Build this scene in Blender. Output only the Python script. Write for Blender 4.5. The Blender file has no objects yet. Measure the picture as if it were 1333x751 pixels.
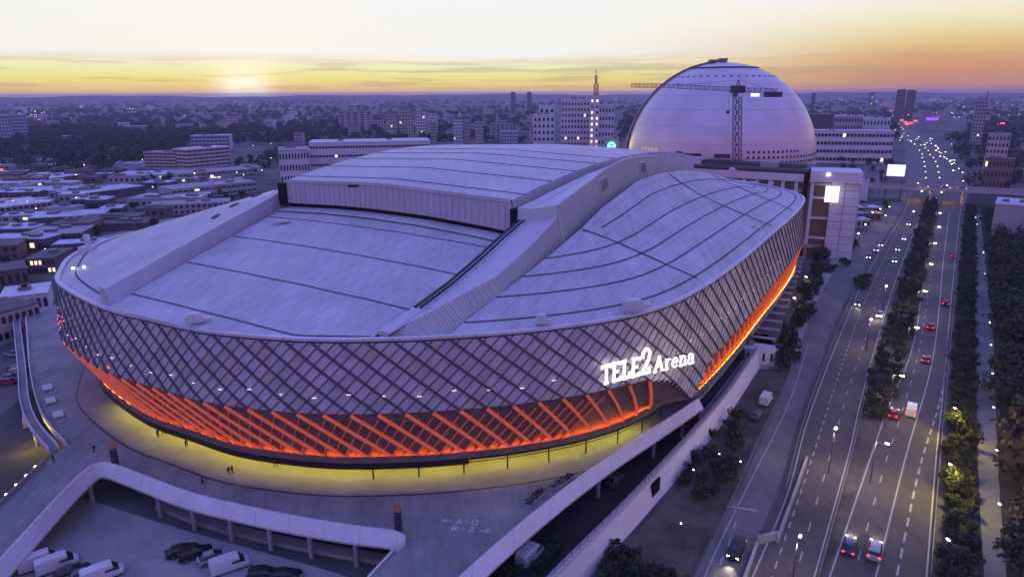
import bpy, bmesh, math, random
from mathutils import Vector, Matrix
random.seed(7)
R = math.radians
C = bpy.context.scene.collection
SC = bpy.context.scene
# ------------------------------------------------------------------ camera
FPX, CAMZ = 888.0, 72.0                      # focal length in photo pixels (1333 wide), camera height
PITCH = math.atan((375.5 - 122.5) / FPX); ROLL = math.atan(7 / 1333)
cp, sp, cr, sr = math.cos(PITCH), math.sin(PITCH), math.cos(ROLL), math.sin(ROLL)
X = Vector((1, 0, 0)); D = Vector((0, -sp, -cp)); Fw = Vector((0, cp, -sp))
right, down = X * cr + D * sr, X * -sr + D * cr
cam = bpy.data.cameras.new('camera'); cam.lens = 36 * FPX / 1333; cam.sensor_width = 36
cam.clip_start = 1; cam.clip_end = 60000
co = bpy.data.objects.new('camera', cam); C.objects.link(co)
co.matrix_world = Matrix(((right.x, -down.x, -Fw.x, 0), (right.y, -down.y, -Fw.y, 0), (right.z, -down.z, -Fw.z, CAMZ), (0, 0, 0, 1)))
SC.camera = co
SC.view_settings.view_transform = 'Standard'; SC.view_settings.look = 'None'
SC.view_settings.gamma = 1; SC.view_settings.exposure = 0
try:
    SC.cycles.use_denoising = True; SC.cycles.max_bounces = 5; SC.cycles.diffuse_bounces = 2; SC.cycles.glossy_bounces = 2
    SC.cycles.volume_bounces = 0; SC.cycles.sample_clamp_indirect = 3; SC.cycles.caustics_reflective = False; SC.cycles.caustics_refractive = False
except Exception: pass
# ------------------------------------------------------------------ sky and sun
SUN_AZ, SUN_EL = R(-20.5), R(1.2)
W = bpy.data.worlds.new('World'); SC.world = W; W.use_nodes = True
nt = W.node_tree; nt.nodes.clear()
def nd(t, **k):
    n = nt.nodes.new(t)
    for a, b in k.items(): setattr(n, a, b)
    return n
def mth(op, a, b=None, clamp=False):
    n = nd('ShaderNodeMath', operation=op, use_clamp=clamp)
    for i, v in enumerate((a, b)):
        if v is None: continue
        if isinstance(v, (int, float)): n.inputs[i].default_value = v
        else: nt.links.new(v, n.inputs[i])
    return n.outputs[0]
def smooth(v, lo, hi):
    n = nd('ShaderNodeMapRange', interpolation_type='SMOOTHSTEP'); nt.links.new(v, n.inputs['Value'])
    n.inputs['From Min'].default_value = lo; n.inputs['From Max'].default_value = hi
    if lo > hi:
        n.inputs['From Min'].default_value = hi; n.inputs['From Max'].default_value = lo
        n.inputs['To Min'].default_value = 1; n.inputs['To Max'].default_value = 0
    return n.outputs[0]
def s2l(c): return tuple((v / 255 / 12.92 if v < 10 else ((v / 255 + .055) / 1.055) ** 2.4) for v in c)
def ramp(fac, stops):
    n = nd('ShaderNodeValToRGB'); nt.links.new(fac, n.inputs[0]); e = n.color_ramp.elements
    while len(e) < len(stops): e.new(.5)
    for k, (deg, c) in enumerate(stops):
        e[k].position = math.sqrt(max(0, math.sin(R(deg)))); e[k].color = (*c, 1)
    return n.outputs[0]
def mixc(f, a, b, mode='MIX'):
    n = nd('ShaderNodeMix', data_type='RGBA', blend_type=mode)
    for i, v in ((0, f), (6, a), (7, b)):
        if isinstance(v, (int, float)): n.inputs[i].default_value = v
        elif isinstance(v, tuple): n.inputs[i].default_value = (*v, 1)
        else: nt.links.new(v, n.inputs[i])
    return n.outputs[2]
tc = nd('ShaderNodeTexCoord'); sep = nd('ShaderNodeSeparateXYZ'); nt.links.new(tc.outputs['Generated'], sep.inputs[0])
dx, dy, dz = sep.outputs
hyp = mth('SQRT', mth('MAXIMUM', mth('ADD', mth('MULTIPLY', dx, dx), mth('MULTIPLY', dy, dy)), 1e-6))
dot = mth('DIVIDE', mth('ADD', mth('MULTIPLY', dx, math.sin(SUN_AZ)), mth('MULTIPLY', dy, math.cos(SUN_AZ))), hyp)
el = mth('SQRT', mth('MAXIMUM', dz, 0.0))
ZEN = (.295, .325, 1.12); MID = (.345, .37, 1.12)
west = ramp(el, [(0, s2l((240, 180, 130))), (.6, s2l((244, 212, 124))), (1.3, s2l((240, 232, 142))), (2.1, s2l((244, 241, 190))), (3.0, (.93, .925, .87)), (9.0, (.93, .93, .945)), (14, (.62, .57, .95)), (30, MID), (90, ZEN)])
side = ramp(el, [(0, s2l((192, 130, 128))), (1.2, s2l((206, 142, 116))), (2.3, s2l((218, 165, 118))), (3.4, s2l((230, 202, 140))), (5.0, s2l((243, 234, 200))), (7.0, (.92, .90, .87)), (12.5, (.55, .50, .92)), (28, MID), (90, ZEN)])
east = ramp(el, [(0, (.24, .18, .46)), (4, (.46, .25, .54)), (11, (.54, .28, .68)), (22, (.44, .31, .84)), (38, MID), (90, ZEN)])
col = mixc(smooth(dot, .93, .62), west, side)
col = mixc(smooth(dot, .45, -.35), col, east)
# sun glow on the horizon
d3 = mth('ADD', mth('ADD', mth('MULTIPLY', dx, math.cos(R(.1)) * math.sin(SUN_AZ)), mth('MULTIPLY', dy, math.cos(R(.1)) * math.cos(SUN_AZ))), mth('MULTIPLY', dz, math.sin(R(.1))))
glow = mth('POWER', mth('MAXIMUM', d3, 0.0), 2000.0)
col = mixc(mth('MULTIPLY', glow, 1.4, True), col, (1.25, 1.1, .8))
# streaky low clouds
cx_ = nd('ShaderNodeCombineXYZ')
nt.links.new(mth('MULTIPLY', dx, 5.0), cx_.inputs[0]); nt.links.new(mth('MULTIPLY', dy, 5.0), cx_.inputs[1]); nt.links.new(mth('MULTIPLY', dz, 105.0), cx_.inputs[2])
nz = nd('ShaderNodeTexNoise'); nz.inputs['Scale'].default_value = 1.0; nz.inputs['Detail'].default_value = 5; nz.inputs['Roughness'].default_value = .55
nt.links.new(cx_.outputs[0], nz.inputs['Vector'])
cl = mth('MULTIPLY', smooth(nz.outputs[0], .46, .60), mth('MULTIPLY', smooth(dz, .003, .012), smooth(dz, .06, .03)))
col = mixc(mth('MULTIPLY', cl, .46), col, s2l((186, 158, 128)))
sky = nd('ShaderNodeTexSky', sky_type='NISHITA', sun_disc=False, sun_elevation=SUN_EL, sun_rotation=SUN_AZ)
bg1 = nd('ShaderNodeBackground'); nt.links.new(sky.outputs[0], bg1.inputs[0]); bg1.inputs[1].default_value = .003
bg2 = nd('ShaderNodeBackground'); nt.links.new(col, bg2.inputs[0]); bg2.inputs[1].default_value = 1.0
add = nd('ShaderNodeAddShader'); nt.links.new(bg1.outputs[0], add.inputs[0]); nt.links.new(bg2.outputs[0], add.inputs[1])
out = nd('ShaderNodeOutputWorld'); nt.links.new(add.outputs[0], out.inputs[0])
sun = bpy.data.lights.new('sun', 'SUN'); sun.energy = .12; sun.angle = R(.6); sun.color = (1, .62, .4)
so = bpy.data.objects.new('sun', sun); C.objects.link(so)
so.rotation_euler = (-Vector((math.sin(SUN_AZ) * math.cos(SUN_EL), math.cos(SUN_AZ) * math.cos(SUN_EL), math.sin(SUN_EL)))).to_track_quat('-Z', 'Y').to_euler()
so.location = (0, 0, 300)

# ------------------------------------------------------------------ helpers
def at(x, y, z=0.0):
    """the point at height z that the photograph shows at pixel x, y"""
    u, v = x - 666.5, y - 375.5
    u, v = cr * u - sr * v, sr * u + cr * v
    d = Vector((u, FPX * cp - v * sp, -FPX * sp - v * cp))
    return Vector((0, 0, CAMZ)) + d * ((z - CAMZ) / d.z)
def far(x, y, dist):
    """the point seen at pixel x, y at a given distance along the ground"""
    u, v = x - 666.5, y - 375.5
    u, v = cr * u - sr * v, sr * u + cr * v
    d = Vector((u, FPX * cp - v * sp, -FPX * sp - v * cp))
    return Vector((0, 0, CAMZ)) + d * (dist / math.hypot(d.x, d.y))
MATS = {}
def mat(name, col, rough=.7, metal=0.0, emit=0.0, ecol=None, var=.0, scale=.3, bump=0.0, bscale=None, col2=None, spec=.3, wave=None):
    if name in MATS: return MATS[name]
    m = bpy.data.materials.new(name); m.use_nodes = True; t = m.node_tree; b = t.nodes['Principled BSDF']
    b.inputs['Base Color'].default_value = (*col, 1); b.inputs['Roughness'].default_value = rough; b.inputs['Metallic'].default_value = metal
    b.inputs['Specular IOR Level'].default_value = spec
    if emit:
        b.inputs['Emission Color'].default_value = (*(ecol or col), 1); b.inputs['Emission Strength'].default_value = emit
    if var or bump:
        g = t.nodes.new('ShaderNodeNewGeometry')
        n = t.nodes.new('ShaderNodeTexNoise'); n.inputs['Scale'].default_value = scale; n.inputs['Detail'].default_value = 6; n.inputs['Roughness'].default_value = .65
        t.links.new(g.outputs['Position'], n.inputs['Vector'])
        r = t.nodes.new('ShaderNodeValToRGB'); e = r.color_ramp.elements
        e[0].position = .3; e[1].position = .7
        c2 = col2 or tuple(min(1, v * (1 + var)) for v in col)
        e[0].color = (*[v * (1 - var) for v in col], 1); e[1].color = (*c2, 1)
        t.links.new(n.outputs[0], r.inputs[0]); t.links.new(r.outputs[0], b.inputs['Base Color'])
        if bump:
            n2 = t.nodes.new('ShaderNodeTexNoise'); n2.inputs['Scale'].default_value = bscale or scale * 8; n2.inputs['Detail'].default_value = 4
            t.links.new(g.outputs['Position'], n2.inputs['Vector'])
            bp = t.nodes.new('ShaderNodeBump'); bp.inputs['Strength'].default_value = bump; bp.inputs['Distance'].default_value = .1
            t.links.new(n2.outputs[0], bp.inputs['Height']); t.links.new(bp.outputs[0], b.inputs['Normal'])
    MATS[name] = m; return m
ORG = {}
class MB:
    def __init__(s): s.v = []; s.f = []; s.mi = []
    def face(s, pts, mi=0):
        n = len(s.v); s.v += [tuple(p) for p in pts]; s.f.append(tuple(range(n, n + len(pts)))); s.mi.append(mi)
    def box(s, c, size, ax=None, mi=0):
        c = Vector(c); hx, hy, hz = (v / 2 for v in size)
        ax = ax or (Vector((1, 0, 0)), Vector((0, 1, 0)), Vector((0, 0, 1)))
        n = len(s.v)
        for dz in (-hz, hz):
            for dx_, dy_ in ((-hx, -hy), (hx, -hy), (hx, hy), (-hx, hy)):
                s.v.append(tuple(c + ax[0] * dx_ + ax[1] * dy_ + ax[2] * dz))
        for q in ((3, 2, 1, 0), (4, 5, 6, 7), (0, 1, 5, 4), (1, 2, 6, 5), (2, 3, 7, 6), (3, 0, 4, 7)):
            s.f.append(tuple(n + i for i in q)); s.mi.append(mi)
    def bar(s, p, q, w, h=None, up=Vector((0, 0, 1)), mi=0):
        p, q = Vector(p), Vector(q); d = q - p; L = d.length
        if L < 1e-6: return
        d /= L; a = d.cross(up)
        if a.length < 1e-4: a = d.cross(Vector((1, 0, 0)))
        a.normalize(); b = a.cross(d)
        s.box((p + q) / 2, (w, L, h or w), (a, d, b), mi)
    def tube(s, p, q, r0, r1=None, n=8, cap=True, mi=0):
        p, q = Vector(p), Vector(q); r1 = r0 if r1 is None else r1; d = (q - p).normalized()
        a = d.cross(Vector((0, 0, 1)))
        if a.length < 1e-4: a = Vector((1, 0, 0))
        a.normalize(); b = d.cross(a); k = len(s.v)
        for c, r in ((p, r0), (q, r1)):
            for i in range(n):
                t = 2 * math.pi * i / n; s.v.append(tuple(c + a * (r * math.cos(t)) + b * (r * math.sin(t))))
        for i in range(n):
            s.f.append((k + i, k + (i + 1) % n, k + n + (i + 1) % n, k + n + i)); s.mi.append(mi)
        if cap:
            s.f.append(tuple(k + i for i in range(n))[::-1]); s.mi.append(mi); s.f.append(tuple(k + n + i for i in range(n))); s.mi.append(mi)
    def prism(s, poly, z0, z1, mi=0, mside=None):
        n = len(poly); k = len(s.v)
        A = sum(poly[i][0] * poly[(i + 1) % n][1] - poly[(i + 1) % n][0] * poly[i][1] for i in range(n))
        if A < 0: poly = poly[::-1]
        for z in (z0, z1): s.v += [(p[0], p[1], z) for p in poly]
        s.f.append(tuple(k + i for i in range(n))[::-1]); s.mi.append(mi)
        s.f.append(tuple(k + n + i for i in range(n))); s.mi.append(mi)
        for i in range(n):
            s.f.append((k + i, k + (i + 1) % n, k + n + (i + 1) % n, k + n + i)); s.mi.append(mi if mside is None else mside)
    def strip(s, rows, close=False, mi=0):
        """rows: lists of equal length; quads between successive rows"""
        k = len(s.v); m = len(rows[0])
        for r in rows: s.v += [tuple(p) for p in r]
        nr = len(rows)
        for i in range(nr if close else nr - 1):
            j = (i + 1) % nr
            for q in range(m - 1):
                s.f.append((k + i * m + q, k + j * m + q, k + j * m + q + 1, k + i * m + q + 1)); s.mi.append(mi)
    def sweep(s, path, prof, close=False, mi=0):
        """path: list of (pos, side vector); prof: (side, z) pairs, closed loop"""
        rows = []
        for p, sd in path:
            rows.append([Vector((p[0] + sd[0] * o, p[1] + sd[1] * o, p[2] + z)) for o, z in prof] + [Vector((p[0] + sd[0] * prof[0][0], p[1] + sd[1] * prof[0][0], p[2] + prof[0][1]))])
        s.strip(rows, close, mi)
        if not close:
            s.face(rows[0][:-1], mi); s.face(rows[-1][:-1][::-1], mi)
    def mesh(s, name, mats, off=(0, 0, 0), smooth=False):
        me = bpy.data.meshes.new(name)
        o = Vector(off)
        me.from_pydata([(v[0] - o.x, v[1] - o.y, v[2] - o.z) for v in s.v], [], s.f)
        for m in (mats if isinstance(mats, (list, tuple)) else [mats]): me.materials.append(m)
        if len(me.materials) > 1: me.polygons.foreach_set('material_index', s.mi)
        if smooth: me.polygons.foreach_set('use_smooth', [True] * len(me.polygons))
        me.update(); return me
    def build(s, name, mats, parent=None, smooth=False, kind=None):
        off = ORG.get(parent.as_pointer(), (0, 0, 0)) if parent else (0, 0, 0)
        o = bpy.data.objects.new(name, s.mesh(name, mats, off, smooth)); C.objects.link(o)
        if parent: o.parent = parent; ORG[o.as_pointer()] = off
        if kind: o['kind'] = kind
        return o
def thing(name, label, cat, loc=(0, 0, 0), rz=0.0, group=None, local=False):
    o = bpy.data.objects.new(name, None); C.objects.link(o); o.location = loc; o.rotation_euler = (0, 0, rz)
    o.empty_display_size = .5
    o['label'] = label; o['category'] = cat
    if group: o['group'] = group
    if not local: ORG[o.as_pointer()] = tuple(loc)
    return o
def tag(o, label, cat, group=None):
    o['label'] = label; o['category'] = cat
    if group: o['group'] = group
    return o
def inst(name, me, parent=None, loc=(0, 0, 0), rz=0.0, sc=1.0):
    o = bpy.data.objects.new(name, me); C.objects.link(o)
    if parent: o.parent = parent
    o.location = loc; o.rotation_euler = (0, 0, rz)
    o.scale = (sc, sc, sc) if not isinstance(sc, (tuple, list)) else sc
    return o
def copy_tree(o, parent=None):
    c = o.copy(); C.objects.link(c)
    if parent: c.parent = parent
    for ch in o.children: copy_tree(ch, c)
    return c
def cat_rom(pts, per=6, close=False):
    n = len(pts); out = []
    pts = [Vector(p) for p in pts]
    rng = n if close else n - 1
    for i in range(rng):
        p1, p2 = pts[i], pts[(i + 1) % n]
        p0 = pts[(i - 1) % n] if close or i > 0 else p1 * 2 - p2
        p3 = pts[(i + 2) % n] if close or i < n - 2 else p2 * 2 - p1
        for k in range(per):
            t = k / per
            out.append(.5 * ((2 * p1) + (p2 - p0) * t + (2 * p0 - 5 * p1 + 4 * p2 - p3) * t * t + (3 * p1 - p0 - 3 * p2 + p3) * t ** 3))
    if not close: out.append(pts[-1])
    return out
def resample(pts, n, close=False):
    P = list(pts) + ([pts[0]] if close else [])
    L = [0]
    for a, b in zip(P, P[1:]): L.append(L[-1] + (b - a).length)
    out = []; j = 0
    for k in range(n if close else n + 1):
        t = L[-1] * k / n
        while j < len(L) - 2 and L[j + 1] < t: j += 1
        f = (t - L[j]) / max(1e-9, L[j + 1] - L[j]); out.append(P[j].lerp(P[j + 1], f))
    return out, L[-1]
def sides(pts, close=False):
    """(pos, unit vector to the right of travel)"""
    o = []; n = len(pts)
    for i, p in enumerate(pts):
        a = pts[(i - 1) % n] if close or i else p; b = pts[(i + 1) % n] if close or i < n - 1 else p
        d = b - a; d.z = 0; d.normalize(); o.append((p, Vector((d.y, -d.x, 0))))
    return o
def light(name, loc, energy, colr, size=.5, typ='POINT', spot=None):
    l = bpy.data.lights.new(name, typ); l.energy = energy; l.color = colr; l.shadow_soft_size = size
    if spot: l.spot_size = spot; l.spot_blend = .6
    o = bpy.data.objects.new(name, l); C.objects.link(o); o.location = loc; return o

M_roof = mat('roof_membrane', (.50, .50, .53), .55, var=.15, scale=.10, bump=.2, bscale=.8)
M_roof2 = mat('roof_sheet', (.52, .52, .55), .5, var=.12, scale=.05, bump=.1, bscale=.6)
M_white = mat('white_paint', (.62, .62, .64), .5, var=.06, scale=.2)
M_seam = mat('roof_seam', (.07, .07, .10), .7)
M_dark = mat('dark_metal', (.02, .02, .025), .5)
M_black = mat('painted_shadow_gap', (.008, .008, .01), .9)  # near black that stands in for deep shade in gaps and openings
M_conc = mat('concrete', (.30, .29, .29), .8, var=.2, scale=.25, bump=.1)
M_deck = mat('deck_paving', (.265, .275, .265), .75, var=.24, scale=.10, bump=.15, bscale=3)
M_asph = mat('asphalt', (.092, .085, .080), .8, var=.22, scale=.08, bump=.1, bscale=4)
M_asph2 = mat('pale_asphalt', (.155, .15, .145), .8, var=.25, scale=.10, bump=.1, bscale=4)
M_line = mat('road_paint', (.36, .355, .34), .6, var=.15, scale=1.5)
M_leaf = mat('leaf_dark', (.028, .042, .020), .8, var=.45, scale=.5)
M_leaf2 = mat('leaf_mid', (.042, .056, .022), .8, var=.45, scale=.5)
M_leaf3 = mat('leaf_brown', (.045, .036, .030), .8, var=.4, scale=.5)
M_bark = mat('bark', (.06, .045, .035), .9)
M_grass = mat('grass', (.05, .062, .042), .95, var=.5, scale=.12, bump=.4, bscale=2, col2=(.13, .12, .10))
M_glass = mat('dark_glass', (.02, .022, .03), .15, spec=.6)
M_lampw = mat('lamp_glow_white', (1, .95, .85), emit=9, ecol=(1, .93, .82))
M_lampy = mat('lamp_glow_warm', (1, .8, .5), emit=9, ecol=(1, .72, .38))
M_grey = mat('grey_metal', (.18, .18, .19), .5, .3)

def streaks(m, rz, sc, amt):
    """long faint dirt streaks laid over a material's own colour"""
    t = m.node_tree; b = t.nodes['Principled BSDF']; src = b.inputs['Base Color'].links[0].from_socket
    g = t.nodes.new('ShaderNodeNewGeometry'); mp = t.nodes.new('ShaderNodeMapping'); mp.inputs['Rotation'].default_value = (0, 0, rz); mp.inputs['Scale'].default_value = sc
    n = t.nodes.new('ShaderNodeTexNoise'); n.inputs['Scale'].default_value = 1; n.inputs['Detail'].default_value = 7; n.inputs['Roughness'].default_value = .7
    r = t.nodes.new('ShaderNodeValToRGB'); r.color_ramp.elements[0].position = .36; r.color_ramp.elements[1].position = .62; lo = 1 - amt; r.color_ramp.elements[0].color = (lo, lo, lo, 1)
    x = t.nodes.new('ShaderNodeMix'); x.data_type = 'RGBA'; x.blend_type = 'MULTIPLY'; x.inputs[0].default_value = 1
    t.links.new(g.outputs['Position'], mp.inputs[0]); t.links.new(mp.outputs[0], n.inputs['Vector']); t.links.new(n.outputs[0], r.inputs[0]); t.links.new(src, x.inputs[6]); t.links.new(r.outputs[0], x.inputs[7]); t.links.new(x.outputs[2], b.inputs['Base Color'])
streaks(M_roof, R(31), (.55, .05, .05), .16); streaks(M_roof2, R(31), (.7, .05, .05), .14); streaks(M_deck, R(-20), (.5, .10, .1), .22); streaks(M_white, 0, (.25, .25, .25), .12)
streaks(M_asph, R(32), (.9, .02, .1), .22); streaks(M_asph2, R(32), (.7, .03, .1), .22)

def sheet_lines(m, ax, period, amt, wid=.06):
    """narrow joint lines at a fixed spacing along an axis, as colour only"""
    t = m.node_tree; b = t.nodes['Principled BSDF']; src = b.inputs['Base Color'].links[0].from_socket; g = t.nodes.new('ShaderNodeNewGeometry')
    d = t.nodes.new('ShaderNodeVectorMath'); d.operation = 'DOT_PRODUCT'; d.inputs[1].default_value = ax; t.links.new(g.outputs['Position'], d.inputs[0])
    def mm(op, a, v):
        n = t.nodes.new('ShaderNodeMath'); n.operation = op; t.links.new(a, n.inputs[0]); n.inputs[1].default_value = v; return n.outputs[0]
    f = mm('FRACT', mm('DIVIDE', d.outputs['Value'], period), 0); k = mm('MULTIPLY', mm('LESS_THAN', f, wid), amt)
    x = t.nodes.new('ShaderNodeMix'); x.data_type = 'RGBA'; x.blend_type = 'MIX'; t.links.new(k, x.inputs[0]); t.links.new(src, x.inputs[6]); x.inputs[7].default_value = (.05, .05, .06, 1); t.links.new(x.outputs[2], b.inputs['Base Color'])
for m_ in (M_roof, M_roof2): sheet_lines(m_, (.857, -.515, 0), 3.1, .16, .10)
sheet_lines(M_deck, (.94, .34, 0), 5.0, .16, .05); sheet_lines(M_deck, (-.34, .94, 0), 7.5, .16, .035); sheet_lines(M_white, (1, 0, 0), 6.0, .22, .03)
HAZE = 1.1e-4
# ------------------------------------------------------------------ the arena
ZUP = Vector((0, 0, 1))
CA, SA = .857, .515
def AW(a, s, z=0.0):
    r = a - 115; return Vector((CA * r + SA * s, -SA * r + CA * s, z))
rh = [(-14, 64.8), (2, 65), (16, 66), (32, 71), (43.5, 77.5), (54, 85.5), (63.3, 94.5), (72, 106), (77.5, 119), (80, 138), (81, 165), (81, 197)]
lh = [(-38, 69.5), (-51, 76.3), (-62, 84), (-71, 94.5), (-78, 108), (-81.5, 124), (-83, 145), (-83, 170), (-83, 197)]
loop = rh + [(a, 394 - s) for a, s in rh[-2::-1]] + [(a, 394 - s) for a, s in lh[:-1]] + [lh[-1]] + lh[-2::-1]
loop = [AW(a, s, 0) for a, s in loop]
NF = 164                                     # diagonal fins round the bowl
NS = NF * 4
ring, PER = resample(cat_rom(loop, 8, True), NS, True)
ringN = [n for _, n in sides(ring, True)]    # outward normals
EAVE = 34.0
def RP(U):
    """outline point and outward normal at fin coordinate U (0..NF)"""
    t = (U % NF) * 4; i = int(t) % NS; f = t - int(t); j = (i + 1) % NS
    return ring[i].lerp(ring[j], f), ringN[i].lerp(ringN[j], f).normalized()
def a_s(p): return CA * p.x - SA * p.y + 115, SA * p.x + CA * p.y
def bump_(x, c, w): return math.exp(-((x - c) / w) ** 2)
UC = min(range(NS), key=lambda i: (ring[i] - AW(79, 131)).length) / 4     # the near right corner
UL = min(range(NS), key=lambda i: (ring[i] - AW(-45, 72)).length) / 4     # the near left corner
if UL > NF / 2: UL -= NF
def ZB(U):
    d = (U - UC + NF / 2) % NF - NF / 2
    return 21.6 - 9.5 * bump_(d, -.3, 2.2 if d < 0 else 1.7) - (3.8 * math.exp(-max(0, d - 6) / 18) * min(1, d / 3) if d > 0 else 0)
K1, K2 = 3.36, 2.7
HB = 12.4                                    # height of the cladding where it is deepest round the front
def skin(U, w, o=0.0):
    p, n = RP(U); q = p + n * (.1 + 1.0 * min(w, 1.1) + o); return Vector((q.x, q.y, EAVE - HB * w))
def wmax(U): return (EAVE - ZB(U)) / HB
def wend(U0, k):
    """where a bar that starts at U0 on the rim and drifts by k per unit of w meets the lower edge"""
    w = 1.0
    for _ in range(8): w = .5 * w + .5 * wmax(U0 + k * w)
    return w
arena = thing('stadium', 'huge white roofed stadium wrapped in diagonal metal lattice with glowing orange base', 'stadium', AW(0, 197, 6))
M_pan = [mat('panel_%s' % n, c, .42, .25, var=.14, scale=.25) for n, c in (('pale', (.56, .54, .55)), ('mid', (.49, .47, .49)), ('tan', (.52, .47, .41)))]
M_fin = mat('fin_dark', (.10, .10, .11), .5)
# cladding panels
cells = []
for i in range(NF):
    for m in range(0, 25):
        quad = []
        for A, B in ((.07, .07), (.93, .07), (.93, .93), (.07, .93)):
            A_, B_ = i + A, 2 * i + m + B
            w = (B_ - 2 * A_) / (2 * (K1 + K2)); quad.append((A_ + K1 * w, w))
        # clip to 0..1 in w
        def clip(poly, lim, keep_less):
            o = []
            for k in range(len(poly)):
                p, q = poly[k], poly[(k + 1) % len(poly)]
                ip = (p[1] <= lim) if keep_less else (p[1] >= lim); iq = (q[1] <= lim) if keep_less else (q[1] >= lim)
                if ip: o.append(p)
                if ip != iq:
                    t = (lim - p[1]) / (q[1] - p[1]); o.append((p[0] + (q[0] - p[0]) * t, lim))
            return o
        cu = sum(p[0] for p in quad) / 4; wm = wmax(cu)
        quad = clip(quad, .03, False); quad = clip(quad, wm - .01, True) if len(quad) > 2 else []
        if len(quad) < 3: continue
        cu = sum(p[0] for p in quad) / len(quad); cw = sum(p[1] for p in quad) / len(quad)
        cells.append((cu, cw, quad))
camp = Vector((0, 0, CAMZ))
def cell_key(c):
    p, n = RP(c[0]); v = camp - p; v.normalize()
    return (0 if n.dot(v) > .12 else 1, (p - camp).length)
cells.sort(key=cell_key)
def cell_mesh(mb, c, mi=0):
    t = random.uniform(.05, .13); tl = random.uniform(-.06, .06)
    fr = [skin(u, w, t + tl * (u - c[0])) for u, w in c[2]]; bk = [skin(u, w, -.2) for u, w in c[2]]
    mb.face(fr, mi); n = len(fr)
    for k in range(n): mb.face((fr[k], bk[k], bk[(k + 1) % n], fr[(k + 1) % n]), mi)
for c in cells[:300]:
    mb = MB(); cell_mesh(mb, c); mb.build('cladding_panel', random.choices(M_pan, (5, 4, 1))[0], arena)
mb = MB()
for c in cells[300:]: cell_mesh(mb, c, random.choices((0, 1, 2), (5, 4, 1))[0])
mb.build('cladding_panel', M_pan, arena, kind='stuff')
mb = MB(); mb.strip([[skin(i / 4, w * wmax(i / 4), -.25) for w in (0, .25, .5, .75, 1)] for i in range(NS)], True)
mb.build('wall_backing', M_dark, arena, smooth=True)
def ribbon(mb, pts, w, d0, d1):
    """a bar that follows pts = [(pos, outward normal)] with width w and depth d0..d1"""
    rows = []
    for k, (p, n) in enumerate(pts):
        a = pts[max(0, k - 1)][0]; b = pts[min(len(pts) - 1, k + 1)][0]
        s_ = (b - a).cross(n); s_.normalize(); s_ *= w / 2
        rows.append([p + n * d0 - s_, p + n * d1 - s_, p + n * d1 + s_, p + n * d0 + s_, p + n * d0 - s_])
    mb.strip(rows); mb.face(rows[0][:4]); mb.face(rows[-1][:4][::-1])
for i in range(NF):
    mb = MB(); we = wend(i, K1); ribbon(mb, [(skin(i + K1 * w, w), RP(i + K1 * w)[1]) for w in [we * q / 6 for q in range(7)]], .32, -.1, .34)
    mb.build('diagonal_fin', M_fin, arena)
mb = MB()
for j in range(2 * NF):
    we = wend(j / 2, -K2); ribbon(mb, [(skin(j / 2 - K2 * w, w), RP(j / 2 - K2 * w)[1]) for w in [we * q / 5 for q in range(6)]], .15, -.1, .15)
mb.build('cross_rail', M_fin, arena, kind='stuff')
# recessed lower wall, ribs and glow
FO, FZ = -5.6, 10.0                          # foot of the recessed wall
def FOU(U):
    d = (U - UC + NF / 2) % NF - NF / 2; t = min(1, max(0, (d + 1) / 2.5)) * min(1, max(0, (70 - d) / 6)); return FO + 4.3 * t * t * (3 - 2 * t)
def foot(U, t, o=0.0):
    """t=0 under the cladding, t=1 at the foot; o moves out of the recessed wall"""
    p, n = RP(U); zb = ZB(U); off = .9 + (FOU(U) - .9) * t + o * .7; z = zb + (FZ - zb) * t - o * .5
    q = p + n * off; return Vector((q.x, q.y, z))
M_rec = mat('recess_wall', (.17, .13, .12), .45, var=.35, scale=.5)
mb = MB(); mb.strip([[foot(i / 4, t) for t in (0, .33, .66, 1)] for i in range(NS)], True); mb.build('recessed_wall', M_rec, arena, smooth=True)
M_rib = mat('rib_painted_glow', (.66, .28, .16), .5, emit=.27, ecol=(1, .115, .012))  # orange tint and emission stand in for LED light falling on the ribs
M_ribd = mat('rib_painted_glow_dim', (.5, .24, .16), .5, emit=.13, ecol=(1, .11, .02))  # fainter painted glow for the thin lattice
KR = 2.3
for i in range(NF):
    we = wend(i, K1); U0_ = i + K1 * we
    if ZB(U0_ + .8) < 14.0: continue
    mb = MB(); pts = []
    for t in (0, .34, .67, 1):
        U = U0_ + KR * t; pts.append((foot(U, t, .15), (RP(U)[1] * .7 + Vector((0, 0, -.5))).normalized()))
    ribbon(mb, pts, .46, 0, .45); mb.build('painted_glow_rib', M_rib, arena)
mb = MB()
for j in range(2 * NF):
    d = ((j / 2 - UL + NF / 2) % NF) - NF / 2
    if not -16 < d < 30: continue
    ribbon(mb, [(foot(j / 2 - 1.5 * t, t, .1), (RP(j / 2 - 1.5 * t)[1] * .7 + Vector((0, 0, -.5))).normalized()) for t in (.12, .5, 1)], .16, 0, .25)
mb.build('thin_lattice', M_ribd, arena, kind='stuff')
def ring_box(name, m, o0, o1, z0, z1, u0=None, u1=None, parent=None, foot_=False):
    mb = MB(); full = u0 is None
    rel = (lambda i: FOU(i / 4)) if foot_ else (lambda i: 0.0)
    idx = range(NS) if full else range(int(u0 * 4), int(u1 * 4) + 1)
    rows = []
    for i in idx:
        p, n = ring[i % NS], ringN[i % NS]
        rows.append([Vector((p.x + n.x * o, p.y + n.y * o, z)) for o, z in ((o0 + rel(i), z0), (o0 + rel(i), z1), (o1 + rel(i), z1), (o1 + rel(i), z0), (o0 + rel(i), z0))])
    mb.strip(rows, full)
    if not full: mb.face(rows[0][:4]); mb.face(rows[-1][:4])
    return mb.build(name, m, parent or arena)
M_led = mat('orange_led', (1, .2, .05), emit=27, ecol=(1, .13, .010))
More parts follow.
